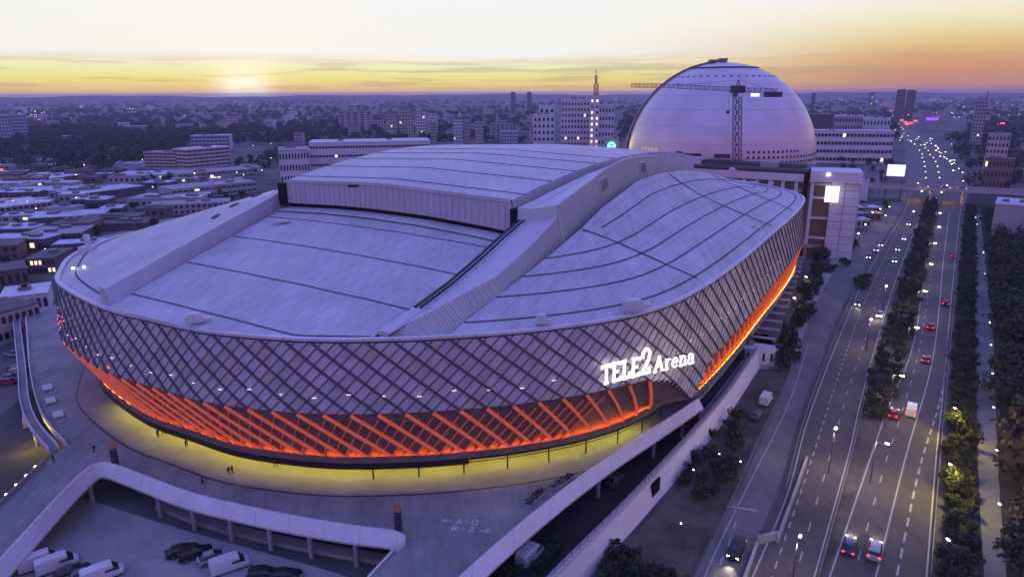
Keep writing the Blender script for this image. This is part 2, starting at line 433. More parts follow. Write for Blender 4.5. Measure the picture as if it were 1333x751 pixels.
ring_box('led_strip', M_led, .34, .66, FZ - .34, FZ - .26, foot_=True)
ring_box('gutter', M_grey, .25, 1.2, FZ - .55, FZ - .36, foot_=True); ring_box('gutter_lip', M_rec, 1.05, 1.2, FZ - .36, FZ + .62, foot_=True)
M_fas = mat('fascia_black', (.02, .018, .02), .4)
ring_box('fascia', M_fas, .75, 1.15, 8.15, FZ - .56, UL - 3, UL + 24, foot_=True); ring_box('fascia', M_fas, .75, 1.05, 8.95, FZ - .56, UL + 24.2, UC - 1, foot_=True)
ring_box('soffit', M_grey, -12, .5, 9.2, 9.42, foot_=True)
M_ent = mat('entrance_glazing', (.05, .05, .05), .25)
ring_box('entrance_wall', M_ent, -15.5, -15, 6.0, 9.3)
M_yel = mat('yellow_lamp', (1, .75, .1), emit=23, ecol=(1, .80, .07))
ring_box('lamp_row', M_yel, -1.3, -.9, 8.95, 9.1, UL + 3, UL + 24, foot_=True); ring_box('lamp_row', M_yel, -1.6, -1.2, 9.0, 9.15, UL + 24.2, UC - 2, foot_=True)
for k in range(int((UC - UL) / 1.9)):
    U = UL + 20 + k * 1.9
    if U > UC + 2: break
    p, n = RP(U); q = p + n * (FO + .7); mb = MB(); mb.tube((q.x, q.y, 6), (q.x, q.y, FZ - .3), .14, n=6); mb.build('support_post', M_dark, arena)
mb = MB()
for z in (8.4, 9.1):
    ribbon(mb, [(Vector((RP(UL + 24 + k * .5)[0].x + RP(UL + 24 + k * .5)[1].x * (FO + .8), RP(UL + 24 + k * .5)[0].y + RP(UL + 24 + k * .5)[1].y * (FO + .8), z)), RP(UL + 24 + k * .5)[1]) for k in range(int((UC - UL - 24) * 2))], .12, 0, .1)
mb.build('support_rail', M_dark, arena)
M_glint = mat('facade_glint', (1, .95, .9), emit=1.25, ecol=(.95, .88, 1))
for k in range(44):
    U = UL - 2 + k * 1.27
    if UC - 8 < U < UC - 1: continue
    w = .74 + .03 * math.sin(k * 2.1); p, n = skin(U, w, .35), RP(U)[1]; t = Vector((-n.y, n.x, 0))
    mb = MB(); mb.box(p, (.75 if k % 3 else .45, .12, .07), (t, n, Vector((0, 0, 1)))); mb.build('facade_lamp', M_glint, arena)
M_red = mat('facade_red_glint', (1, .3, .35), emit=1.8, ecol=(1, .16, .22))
mb = MB()
for k in range(190):
    U = UL + random.gauss(-5.5, 3.6); w = 1 - abs(random.gauss(0, .42))
    if w < .06: continue
    p, n = skin(U, w, .3), RP(U)[1]; t = Vector((-n.y, n.x, 0)); mb.box(p, (random.uniform(.3, .9), .1, .16), (t, n, Vector((0, 0, 1))))
mb.build('red_facade_lamps', M_red, arena, kind='stuff')
# ---- roof
ring_box('roof_rim', M_white, -.7, .25, 33.95, 34.4)
def s_out(a):
    """near rim position along the axis at cross position a"""
    best = 65
    pl = lh[::-1] + rh
    for (a0, s0), (a1, s1) in zip(pl, pl[1:]):
        if a0 <= a <= a1 and a1 > a0: best = s0 + (s1 - s0) * (a - a0) / (a1 - a0)
    return best
def table(rows):
    def f(s):
        if s <= rows[0][0]: return rows[0][1]
        for (x0, y0), (x1, y1) in zip(rows, rows[1:]):
            if s <= x1: return y0 + (y1 - y0) * (s - x0) / (x1 - x0)
        return rows[-1][1]
    return f
arch = table([(78, 35.2), (87, 36.6), (97, 37.6), (109, 39.7), (118, 42), (127.5, 44.7), (139, 47.8), (151, 49.8), (160, 51.4), (177, 51.6), (198, 50.4), (215, 48.4), (240, 44.4), (266, 39), (290, 35)])
# right girder: (inner edge s, z), (ridge a, s, z), (foot a, s)
GST = [((79, 34.9), (46.4, 82.2, 36.2), (51.7, 83)), ((88, 36.4), (49, 91, 38.3), (53.3, 90)), ((98, 38.5), (51.6, 100, 40.4), (55, 97.5)), ((108, 41.3), (51.5, 110, 42.9), (55, 107)), ((116, 43.8), (51.5, 118, 45.4), (55, 116)), ((123.9, 46), (51.5, 123.9, 47.3), (55, 123.9)), ((124.1, 48.7), (51.5, 124.1, 50.0), (55, 124.1))]
for s_, zi_, zo_ in ((132, 49.4, 51.6), (139, 50.3, 53.0), (147.5, 51.2, 55.0), (159, 52.4, 56.4), (174, 53.2, 56.2), (186, 53.3, 55.2), (196, 52.4, 52.9), (205, 50.7, 51.2), (215, 49, 49.5), (228, 46.8, 47.2), (240, 44.9, 45.2), (253, 42.4, 42.7), (266, 40, 40.3), (283, 37, 37.3), (300, 34.9, 35.2), (314, 34.3, 34.5)): GST.append(((s_, zi_), (51.5, s_, zo_), (55, s_)))
gin = table([g_[0] for g_ in GST]); gtop = table([(g_[1][1], g_[1][2]) for g_ in GST])
aL = table([(60, -10), (66, -12), (126, -32), (190, -43), (320, -46)])          # the left roof wall in plan
zL = table([(62, 36.6), (70, 37.8), (86, 40.5), (102, 43), (117, 45.3), (134, 48), (160, 50.4), (185, 51.2), (215, 49), (266, 39), (300, 34.5)])
def fieldz(a, s): return 34.1 + .152 * (s - s_out(a)) * (1 - .12 * bump_(s, 66, 12)) + .5 * (1 - abs(a) / 42)
G0, G1 = 42.0, 55.0
def fpos(t, u):
    """lower roof: t across (0 left wall, 1 right girder), u from the near rim to the sliding roof"""
    ar = -12 + (G0 + 12) * t; s0 = s_out(ar) - .35; s = s0 + (132 - s0) * u
    a = aL(s) * (1 - t) + G0 * t if t < 1 else G0
    return a, s
mb = MB(); mb.strip([[AW(*fpos(t / 24, u / 14), fieldz(*fpos(t / 24, u / 14))) for u in range(15)] for t in range(25)]); mb.build('lower_roof', M_roof, arena, smooth=True)
for s0 in (70.5, 86, 102, 116.5, 122):
    mb = MB(); pts = []
    for k in range(25):
        t = .004 + .992 * k / 24; a = aL(s0) * (1 - t) + G0 * t; s_ = max(s0 + 2.2 * (abs(a) / G0) ** 2 * (s0 < 120), s_out(a) + 1.2); pts.append((AW(a, s_, fieldz(a, s_)), ZUP))
    ribbon(mb, pts, .42, -.05, .07); mb.build('roof_seam', M_seam, arena)
def rtop(a, s): return 54.2 - .0011 * (190 - s) ** 2 + 1.6 * (1 - abs(a - 2) / 44)
ss = [126 + 134 * k / 24 for k in range(25)]
def ra(t, s): return (aL(s) + 1.2) * (1 - t) + 39.5 * t
tt = [k / 12 for k in range(13)]
mb = MB(); mb.strip([[AW(ra(t, s), s, rtop(ra(t, s), s)) for s in ss] for t in tt])
for t in (0, 1): mb.strip([[AW(ra(t, s), s, rtop(ra(t, s), s) - .02), AW(ra(t, s), s, 43)] for s in ss])
mb.build('sliding_roof', M_roof2, arena)
M_fw = mat('fascia_sheet', (.44, .44, .48), .5, var=.10, scale=.35)
fa = [ra(t, 126) for t in tt]
mb = MB(); mb.strip([[AW(a, 125.4, rtop(a, 126) + .25), AW(a, 125.4, rtop(a, 126) - .55), AW(a, 125.7, rtop(a, 126) - .6), AW(a, 125.7, fieldz(a, 126) + 1.1), AW(a, 129, fieldz(a, 126) + 1.1)] for a in fa]); rf_ = mb.build('roof_front', M_fw, arena)
mb = MB()
for k in range(1, 40):
    a = fa[0] + (fa[-1] - fa[0]) * k / 40; mb.bar(AW(a, 125.62, fieldz(a, 126) + 1.15), AW(a, 125.62, rtop(a, 126) - .65), .10, .10, Vector((SA, CA, 0)))
mb.build('front_standing_seams', M_roof2, rf_, kind='stuff')
mb = MB(); mb.strip([[AW(a, 126.4, fieldz(a, 126) + 1.15), AW(a, 126.4, fieldz(a, 126) - .2)] for a in fa]); mb.build('painted_shadow_gap', M_black, arena)  # black strip painted as the shade under the sliding roof front
mb = MB(); mb.strip([[AW(a, s, fieldz(a, s) + .35) for s in (121.5, 123.5)] + [AW(a, 123.5, fieldz(a, 123.5) - .1)] for a in fa]); mb.build('ledge', M_roof2, arena)
for s0 in (131, 144, 157, 170, 182):
    mb = MB(); ribbon(mb, [(AW(ra(t, s0), s0, rtop(ra(t, s0), s0)), ZUP) for t in tt], .45, -.05, .09); mb.build('roof_seam', M_seam, arena)
AXS = (Vector((CA, -SA, 0)), Vector((SA, CA, 0)), ZUP)
for a, z in ((40.8, fieldz(41, 127)), (aL(126.6) + .2, fieldz(-33, 127))):
    mb = MB(); mb.box(AW(a, 126.6, z + 3.4), (2.6, 3.4, 5.8), AXS); mb.build('gap_shade_box', M_black, arena)  # black box painted as the shade of the open gap at each end
# left roof wall
sw = [65.5 + k * 4 for k in range(60)]
mb = MB(); lw = [[AW(aL(s) - 7.2, s + 2.2, min(33.6, zL(s) - 3)), AW(aL(s) - 6.9, s + 2.1, zL(s) - .25), AW(aL(s) - 2.0, s + .6, zL(s) + .05), AW(aL(s) + .3, s, min(33.6, zL(s) - 1))] for s in sw]; mb.strip(lw); mb.face(lw[0]); mb.build('roof_wall', M_fw, arena)
# right girder
M_gir = mat('girder_sheet', (.50, .50, .54), .5, var=.07, scale=.3)
def add_wave(m, ax):
    t = m.node_tree; b = t.nodes['Principled BSDF']; g = t.nodes.new('ShaderNodeNewGeometry'); dt = t.nodes.new('ShaderNodeVectorMath'); dt.operation = 'DOT_PRODUCT'
    dt.inputs[1].default_value = ax; t.links.new(g.outputs['Position'], dt.inputs[0])
    s_ = t.nodes.new('ShaderNodeMath'); s_.operation = 'MULTIPLY'; s_.inputs[1].default_value = 5.2; t.links.new(dt.outputs['Value'], s_.inputs[0])
    q = t.nodes.new('ShaderNodeMath'); q.operation = 'SINE'; t.links.new(s_.outputs[0], q.inputs[0])
    bp = t.nodes.new('ShaderNodeBump'); bp.inputs['Strength'].default_value = .9; bp.inputs['Distance'].default_value = .3
    t.links.new(q.outputs[0], bp.inputs['Height']); t.links.new(bp.outputs[0], b.inputs['Normal'])
M_girw = mat('girder_wall', (.52, .54, .50), .5); add_wave(M_girw, (SA, CA, 0))
g = MB(); gw = MB(); rows = []; wrows = []
for (si, zi), (ta, ts, tz), (fa_, fs_) in GST:
    f0 = AW(fa_, fs_, 33.0); t0 = AW(ta, ts, tz)
    rows.append([f0, AW(G0, si, 32.8), AW(G0, si, zi + .1), AW(G0 + 2.2, si, zi + .1), AW(G0 + 2.4, si, zi - .1), AW(ta - .5, ts, tz - .05), AW(ta - .4, ts, tz + .12), t0])
    o_ = (AW(fa_, fs_, 0) - AW(ta, ts, 0)).normalized() * .06; wrows.append([t0 + o_ + ZUP * .03, f0 + o_ * 1.0])
g.strip(rows); g.face(rows[0]); g.face(rows[-1][::-1]); gb = g.build('roof_girder', M_gir, arena)
gw.strip(wrows); gw.build('ribbed_side', M_girw, gb)
stat = [(g_[0][0], 0) for g_ in GST]
for off, w, h in ((.5, .55, .22), (1.6, .25, .35)):
    mb = MB(); ribbon(mb, [(AW(G0 + off, b, gin(b) + .1), ZUP) for b, c in stat[1:6]], w, 0, h); mb.build('gutter_rail', M_dark, gb)
mb = MB()
for k in range(12):
    s = 88 + k * 3.1; mb.bar(AW(G0 + 3.0, s, gin(s) - .6), AW(G0 + 3.0, s, gin(s) + .6), .07)
ribbon(mb, [(AW(G0 + 3.0, 88 + k * 4, gin(88 + k * 4) + .6), ZUP) for k in range(9)], .07, 0, .07); mb.build('walkway_railing', M_grey, gb, kind='stuff')
# flank roofs, ruled between the rim and the foot of the girder or wall
def arch0(s): return min(arch(s), 47 - .0009 * (190 - s) ** 2)
def flank(sg):
    lst = []
    for i, p in enumerate(ring):
        a, s = a_s(p)
        if (sg > 0 and a >= (51.7 if s < 150 else G1 - .01)) or (sg < 0 and a <= aL(s) + .5): lst.append((s, p, ringN[i]))
    lst.sort(key=lambda t: t[0]); n = len(lst)
    s0, s1 = (128, 266) if sg > 0 else (92, 280)
    def pos(f, k):
        s, p, nn = lst[k]; q = p - nn * .6; sT = s0 + (s1 - s0) * k / (n - 1)
        if sg > 0: sT = 128 + 12 * (s - 83) / 57 if s < 140 else s if s < 254 else 254 + 12 * (s - 254) / 54
        a_, s_ = a_s(q); aT, zT = (G1, arch(sT)) if sg > 0 else (aL(sT) - 7.0, zL(sT) - 1.5)
        return AW(a_ + (aT - a_) * f, s_ + (sT - s_) * f, 34.0 + (zT - 34.0) * f ** .9 if sg < 0 else 34.0 + (arch0(sT) - 34.0) * f ** .9 + (zT - arch0(sT)) * f ** 3)
    return pos, n
for sg in (-1, 1):
    pos, n = flank(sg)
    ks = list(range(0, n, 3)) + ([n - 1] if (n - 1) % 3 else [])
    fs = [q / 10 for q in range(11)]
    mb = MB(); mb.strip([[pos(f, k) for f in fs] for k in ks]); fl = mb.build('flank_roof', M_roof, arena, smooth=True)
    for f in ((.10, .31, .50, .68, .87) if sg > 0 else (.08,)):
        mb = MB(); ribbon(mb, [(pos(f, k), ZUP) for k in (ks if f < .8 else ks[len(ks) // 6: -len(ks) // 6])], .40, -.06, .08); mb.build('roof_seam', M_seam, fl)
    if sg > 0:
        grid = [(pos(f / 24, k), ) for f in range(25) for k in range(0, n, 2)]
        grid = [(a_s(g_[0]), g_[0].z) for g_ in grid]
        def surf(a, s):
            near = sorted(grid, key=lambda g_: (g_[0][0] - a) ** 2 + (g_[0][1] - s) ** 2)[:4]
            ws = [1 / (.05 + (g_[0][0] - a) ** 2 + (g_[0][1] - s) ** 2) for g_ in near]
            return sum(w_ * g_[1] for w_, g_ in zip(ws, near)) / sum(ws)
        for q0, q1 in (((55.4, 128), (77.5, 137)), ((55.4, 182), (79, 206)), ((55.4, 226), (79, 240))):
            mb = MB(); ribbon(mb, [(AW(q0[0] + (q1[0] - q0[0]) * t / 8, q0[1] + (q1[1] - q0[1]) * t / 8, surf(q0[0] + (q1[0] - q0[0]) * t / 8, q0[1] + (q1[1] - q0[1]) * t / 8)), ZUP) for t in range(9)], .42, -.4, .14); mb.build('roof_seam', M_seam, fl)
    if sg < 0:
        for k in range(8):
            kk = int(n * (.13 + .05 * k)); p = pos(.8, kk); q = pos(.8, kk + 4); d = (q - p).normalized(); mb = MB(); mb.bar(p + ZUP * .1, p + d * 3.4 + ZUP * .1, 1.0, .4); mb.build('roof_hatch', M_dark, fl)
# louvres on the girder side
for s in (146, 171):
    t0, f0 = AW(51.5, s, gtop(s)), AW(55, s, 33.0); dn = (f0 - t0).normalized(); T = Vector((SA, CA, 0)); T = (AW(51.5, s + 3, gtop(s + 3)) - AW(51.5, s - 3, gtop(s - 3))).normalized(); N = dn.cross(T).normalized()
    if N.z < 0: N = -N
    c_ = t0 + dn * 2.9 + N * .15; dn = N.cross(T)
    mb = MB(); mb.box(c_, (4.4, 3.2, .25), (T, dn, N)); lo = mb.build('louvre', M_white, arena)
    mb = MB()
    for k in range(4): mb.box(c_ + T * ((k - 1.5) * 1.0) + N * .16, (.62, 2.6, .12), (T, dn, N))
    mb.build('louvre_blades', M_grey, lo, kind='stuff')
def roof_box(px, py, z, w, d, h):
    p = at(px, py, z); mb = MB(); T = Vector((.96, .28, 0)) if px < 1000 else Vector((SA, CA, 0)); N = Vector((-T.y, T.x, 0))
    mb.box(p + Vector((0, 0, h / 2 - .3)), (w, d, h), (T, N, Vector((0, 0, 1)))); mb.box(p + Vector((0, 0, h + .1 - .3)), (w * .8, d * .8, .5), (T, N, Vector((0, 0, 1))))
    mb.box(p + T * w * .75, (w * .5, d * .6, .5), (T, N, Vector((0, 0, 1)))); mb.build('roof_unit', M_white, arena)
for q in ((824, 399, 35.6, 3.2, 2.2, 1.3), (705, 418, 35.2, 1.6, 1.4, 1.2), (976, 298, 35.8, 3.2, 2, 1.2), (253, 416, 35.4, 2.6, 1.6, 1.1), (770, 250, 50, 1.2, .8, .7), (1004, 240, 36, 2, 1.5, 1), (953, 222, 38, 2, 2, 1.2)): roof_box(*q)
mb = MB(); p = at(115, 330, 34.5); mb.box(p + Vector((0, 0, .9)), (3.4, 2.4, 1.8)); mb.box(p + Vector((.2, .2, 3.2)), (1.1, 1.0, 3.0)); mb.build('vent_stack', M_white, arena)
mb = MB(); p = at(104, 352, 34.6); mb.box(p, (4, 2.5, 1.1)); mb.build('roof_unit', M_white, arena)
for px, py in ((95, 349), (109, 347)):
    mb = MB(); p = at(px, py, 35.6); mb.box(p, (.4, .4, .3)); mb.build('rim_lamp', M_lampw, arena)
mb = MB(); p = at(460, 242, rtop(-15, 131) + .3); mb.box(p, (2.2, 1.3, .6)); mb.build('roof_box', M_dark, arena)
mb = MB(); p = at(366, 288, 42.2); mb.box(p, (4.2, 1.6, .35)); mb.build('roof_hatch', M_white, arena)
# ---- lettering: strokes in a unit cell, each letter a mesh of its own
def arc(cx, cy, rx, ry, a0, a1, n=8): return [(cx + rx * math.cos(R(a0 + (a1 - a0) * k / n)), cy + ry * math.sin(R(a0 + (a1 - a0) * k / n))) for k in range(n + 1)]
GL = {
 'T': (.82, [[(.0, .9), (.82, .9)], [(.41, .9), (.41, 0)], [(.22, .06), (.60, .06)], [(.05, .95), (.05, .76)], [(.77, .95), (.77, .76)]]),
 'E': (.74, [[(.14, 1), (.14, 0)], [(0, .91), (.70, .91)], [(.1, .5), (.56, .5)], [(0, .09), (.74, .09)], [(.68, .95), (.68, .80)], [(.71, .05), (.71, .22)]]),
 'L': (.70, [[(.16, 1), (.16, 0)], [(0, .93), (.34, .93)], [(0, .09), (.70, .09)], [(.64, .05), (.64, .34)]]),
 '2': (.76, [arc(.37, .86, .30, .29, 175, -35) + [(.10, .12)], [(.02, .09), (.74, .09)], [(.68, .05), (.68, .32)], [(.06, .80), (.20, .84)]]),
 'A': (.92, [[(.12, .02), (.44, .98)], [(.44, .98), (.80, .02)], [(.24, .32), (.66, .32)], [(0, .05), (.28, .05)], [(.64, .05), (.94, .05)]]),
 'r': (.52, [[(.14, .66), (.14, .02)], [(.0, .05), (.32, .05)], [(.0, .63), (.14, .63)], arc(.36, .40, .22, .24, 170, 60, 5)]),
 'e': (.58, [arc(.28, .34, .24, .28, 8, 320, 12), [(.06, .36), (.52, .36)]]),
 'n': (.66, [[(.14, .66), (.14, .02)], [(0, .05), (.28, .05)], [(0, .63), (.14, .63)], arc(.34, .42, .20, .22, 180, 0, 7) + [(.54, .04)], [(.42, .05), (.66, .05)]]),
 'a': (.62, [arc(.28, .46, .22, .19, 165, 0, 6) + [(.50, .06)], arc(.27, .20, .21, .18, 60, 330, 9), [(.46, .05), (.62, .05)]]),
 '-': (.5, [[(.08, .5), (.42, .5)]]),
 'Q': (.74, [arc(.36, .5, .32, .44, 0, 360, 16), [(.42, .26), (.70, -.02)]]),
 'R': (.70, [[(.08, 0), (.08, 1)], [(.08, .94), (.40, .94)] + arc(.40, .72, .24, .22, 90, -90, 6) + [(.08, .50)], [(.36, .50), (.66, 0)]]),
 'Z': (.70, [[(.04, .94), (.64, .94), (.04, .06), (.68, .06)]]),
 'P': (.92, [[(.06, 0), (.40, 1), (.74, 0)], [(.2, .36), (.6, .36)]]),      # plain A
 '<': (1.3, [[(1.25, .5), (.06, .5)], [(.46, .88), (.06, .5), (.46, .12)]]),
 '>': (1.3, [[(.05, .5), (1.24, .5)], [(.84, .88), (1.24, .5), (.84, .12)]]),
}
def glyph(mb, ch, o, ex, ey, nrm, h, w, depth, wx=1.0):
    """strokes of one character: o origin, ex/ey unit axes, h height, w stroke width (of h)"""
    for st_ in GL[ch][1]:
        for k in range(len(st_) - 1):
            p = o + ex * (st_[k][0] * h * wx) + ey * (st_[k][1] * h); q = o + ex * (st_[k + 1][0] * h * wx) + ey * (st_[k + 1][1] * h)
            d = (q - p).normalized(); ext = d * (w * h * .22) if len(st_) > 2 else d * 0
            sd = d.cross(nrm).normalized(); mb.box((p + q) / 2 + nrm * (depth / 2 + .002 * (k % 3)), (w * h, (q - p).length + 2 * ext.length, depth), (sd, d, nrm))
M_sign = mat('sign_white', (1, 1, 1), emit=1.05, ecol=(1, .97, 1))
def near_U(px, py, z):
    g = None
    for k in range(int(UL * 4), int((UC + 10) * 4)):
        p, n = RP(k / 4); v = Vector((p.x + n.x * 1.4, p.y + n.y * 1.4, z)); t = at(px, py, z)
        e = abs((v.x) / v.y - t.x / t.y)
        if n.dot(camp - p) > 0 and (g is None or e < g[0]): g = (e, k / 4)
    return g[1]
sign = thing('illuminated_sign', 'glowing white letters reading TELE2 Arena on the stadium front', 'sign', skin(near_U(840, 485, 25), .6, .5))
u0, u1 = near_U(782, 492, 25), near_U(903, 470, 25)
zc0 = 24.5
WXS = (.66, .84); GAPL = .085
adv = lambda ci, ch: GL[ch][0] * (WXS[0] if ci < 5 else WXS[1] * .82)
LET = 'TELE2 Arena'
tw = sum(.20 if ch == ' ' else adv(ci, ch) + GAPL for ci, ch in enumerate(LET))
tU = RP(u0 + (u1 - u0) * .24)[1]; ex = Vector((-tU.y, tU.x, 0)).normalized(); nS = Vector((tU.x, tU.y, 0)).normalized()
kx0 = at(782, 500, 25).x / at(782, 500, 25).y; cS = max(nS.dot(skin(u0 + (u1 - u0) * k / 20, .8, .55)) for k in range(21)); y0_ = cS / (nS.x * kx0 + nS.y); A0 = Vector((kx0 * y0_, y0_, 25)); tgt = at(903, 482, 25)                 # the flat sign runs straight from here until it reaches this sight line
kx = tgt.x / tgt.y; SL = (kx * A0.y - A0.x) / (ex.x - kx * ex.y)
HT = SL / tw; x = 0
for ci, ch in enumerate(LET):
    if ch == ' ': x += .20; continue
    wd = adv(ci, ch)
    o = A0 + ex * (x * HT); o.z = zc0 + .55 - HT * .5 - .7 * x / tw
    hh = HT * (1.0 if ci < 4 else (1.12 if ci == 4 else .82))
    mb = MB(); glyph(mb, ch, o, ex, ZUP, nS, hh, (.125 if ci < 4 else .125 if ci == 4 else .10), .3, WXS[0] if ci < 5 else WXS[1]); mb.build('letter', M_sign, sign)
    mb = MB(); c_ = o + ex * (wd * HT / 2) + ZUP * hh * .5; mb.bar(c_ - nS * .05, c_ - nS * 1.6, .15); mb.build('bracket', M_dark, sign)
    x += wd + GAPL
# ------------------------------------------------------------------ ground, deck, roads
def struct(name, mb, m, parent=None, smooth=False):
    o = mb.build(name, m, parent, smooth)
    if not parent: o['kind'] = 'structure'
    return o
M_gnd = mat('city_ground', (.06, .06, .055), .95, var=.55, scale=.018, col2=(.19, .185, .18), bump=.2, bscale=.3)
mb = MB(); mb.strip([[(x_, y_, 0) for x_ in (-14000, -3000, -600, 0, 600, 3000, 14000)] for y_ in (-400, 0, 600, 3000, 14000)]); struct('ground', mb, M_gnd)
# low ridge on the horizon
mb = MB(); rows = []
for k in range(121):
    az = R(-62 + 124 * k / 120); h = 62 + 12 * math.sin(k * .35) * math.sin(k * .11 + 1) + 4 * math.sin(k * 1.3) + random.uniform(-3, 3)
    rows.append([Vector((math.sin(az) * d_, math.cos(az) * d_, z_)) for d_, z_ in ((8300, -.5), (9300, h * .75), (9900, h), (11500, h * .9), (13000, -.5))])
mb.strip(rows); struct('hills', mb, mat('hill_forest', (.035, .04, .03), .95, var=.5, scale=.01), smooth=True)
def road(name, L, Rr, m, z, ext=70):
    """sheet between two pixel polylines on the ground"""
    n = 60
    a, _ = resample(cat_rom([at(*p, 0) for p in L], 8), n); b, _ = resample(cat_rom([at(*p, 0) for p in Rr], 8), n)
    a = [a[0] + (a[0] - a[3]).normalized() * ext] + a; b = [b[0] + (b[0] - b[3]).normalized() * ext] + b
    mb = MB(); mb.strip([[Vector((p.x, p.y, z)), Vector((q.x, q.y, z))] for p, q in zip(a, b)]); return struct(name, mb, m)
def line_marks(name, pts, w, dash=None, z=.13, ext=50):
    a = cat_rom([at(*p, 0) for p in pts], 10); a = [a[0] + (a[0] - a[2]).normalized() * ext] + a
    mb = MB(); L = sum((q - p).length for p, q in zip(a, a[1:]))
    if not dash:
        S = sides(a); mb.strip([[Vector((p.x - s.x * w / 2, p.y - s.y * w / 2, z)), Vector((p.x + s.x * w / 2, p.y + s.y * w / 2, z))] for p, s in S])
    else:
        n = int(L / dash[1]); r_, _ = resample(a, n)
        for k in range(n):
            d = (r_[k + 1] - r_[k]).normalized(); s = Vector((d.y, -d.x, 0)); p = r_[k]; q = p + d * dash[0]
            mb.face([Vector((v.x, v.y, z)) for v in (p - s * w / 2, p + s * w / 2, q + s * w / 2, q - s * w / 2)])
    return struct(name, mb, M_line)
e9 = [(1206, 751), (1219, 591), (1227, 517), (1234, 440), (1243, 340), (1250, 276), (1254, 248)]
l5 = [(1080, 751), (1135, 591), (1156, 531), (1190, 444), (1204, 350), (1216, 276), (1222, 248)]
l4 = [(1060, 751), (1105, 591), (1120, 525), (1138, 457), (1168, 360), (1200, 276), (1212, 248)]
l1 = [(975, 751), (1022, 640), (1050, 542), (1090, 440), (1130, 352), (1176, 276), (1186, 248)]
wid = lambda L, d: [(x_ + d * (y_ - 122) / 500, y_) for x_, y_ in L]
road('highway_northbound', wid(l5, -4), wid(e9, 14), M_asph, .06)
road('highway_southbound', wid(l1, -10), wid(l4, 6), M_asph, .06)
road('slip_road', [(905, 751), (960, 640), (1003, 550), (1035, 470), (1060, 400), (1095, 340), (1133, 290), (1165, 262)], [(975, 751), (1012, 650), (1040, 545), (1078, 440), (1122, 352), (1172, 276), (1184, 250)], M_asph2, .03)
# far highway beyond the bridge
def wroad(name, A, B, m, z):
    a, _ = resample(cat_rom([at(*p, 0) for p in A], 8), 40); b, _ = resample(cat_rom([at(*p, 0) for p in B], 8), 40)
    mb = MB(); mb.strip([[Vector((p.x, p.y, z)), Vector((q.x, q.y, z))] for p, q in zip(a, b)]); return struct(name, mb, m)
wroad('far_highway', [(1182, 253), (1179, 235), (1178, 205), (1178, 190), (1172, 178), (1163, 169), (1168, 162), (1195, 157)], [(1256, 253), (1258, 235), (1240, 212), (1224, 192), (1208, 179), (1190, 171), (1182, 165), (1200, 160)], M_asph2, .05)
line_marks('edge_line', e9, .25); line_marks('edge_line', l5, .25); line_marks('edge_line', l4, .25); line_marks('edge_line', wid(l1, 4), .25)
line_marks('lane_line', [(1140, 751), (1180, 591), (1216, 457), (1228, 340), (1236, 276)], .28)
line_marks('lane_dashes', [(1111, 751), (1151, 608), (1161, 578), (1197, 453), (1214, 345), (1225, 276)], .22, (3, 9))
line_marks('lane_dashes', [(1167, 751), (1198, 606), (1227, 506), (1235, 420)], .35, (3, 5.0))
line_marks('lane_dashes', [(1035, 751), (1082, 588), (1104, 508), (1123, 453), (1152, 360), (1188, 276)], .22, (3, 9))
line_marks('lane_dashes', [(1005, 751), (1056, 600), (1103, 455), (1135, 372), (1180, 276)], .24, (2, 4))
line_marks('lane_line', [(917, 751), (945, 690), (985, 610), (1027, 525), (1052, 450)], .22, z=.10)
line_marks('lane_dashes', [(930, 751), (952, 700), (960, 667)], .25, (2.4, 5), z=.10)
mb = MB(); p, q = at(946, 659, 0), at(986, 665, 0); d = (q - p).normalized(); s_ = Vector((d.y, -d.x, 0)) * .25
mb.face([Vector((v.x, v.y, .10)) for v in (p - s_, p + s_, q + s_, q - s_)]); struct('stop_line', mb, M_line)
# verges and paths
def patch(name, pts, m, z):
    mb = MB(); mb.face([Vector((p.x, p.y, z)) for p in [at(*q, 0) for q in pts]][::-1]); return struct(name, mb, m)
patch('grass_verge', [(690, 790), (775, 751), (860, 660), (935, 560), (990, 480), (1040, 400), (1075, 350), (1090, 345), (1060, 400), (1033, 470), (1000, 550), (955, 640), (900, 751), (880, 800)], M_grass, .015)
patch('median_verge', [(1050, 800), (1062, 751), (1107, 591), (1122, 525), (1140, 457), (1170, 360), (1202, 276), (1213, 250), (1221, 250), (1214, 276), (1202, 350), (1187, 444), (1153, 531), (1131, 591), (1075, 751), (1060, 800)], M_grass, .02)
patch('forest_floor', [(1215, 780), (1228, 591), (1240, 440), (1256, 276), (1262, 250), (1700, 250), (1900, 780)], mat('forest_soil', (.03, .03, .028), .95, var=.4, scale=.2), .012)
M_path = mat('path_gravel', (.17, .17, .17), .9, var=.25, scale=.15)
road('park_path', [(1281, 751), (1273, 600), (1270, 440), (1269, 350), (1267, 280)], [(1310, 751), (1299, 600), (1293, 440), (1284, 350), (1276, 280)], M_path, .04)
M_lot = mat('lot_asphalt', (.30, .295, .29), .85, var=.25, scale=.12, bump=.1)
patch('service_yard', [(-250, 700), (60, 640), (130, 655), (240, 690), (420, 740), (600, 800), (400, 950), (-250, 950)], M_lot, .02)
patch('slip_plaza', [(985, 480), (1040, 480), (1060, 430), (1070, 380), (1110, 345), (1085, 335), (1060, 370), (1040, 410), (1000, 450)], M_lot, .025)
patch('side_street', [(-120, 610), (-20, 560), (85, 470), (60, 430), (-60, 440), (-250, 520)], M_asph2, .02)
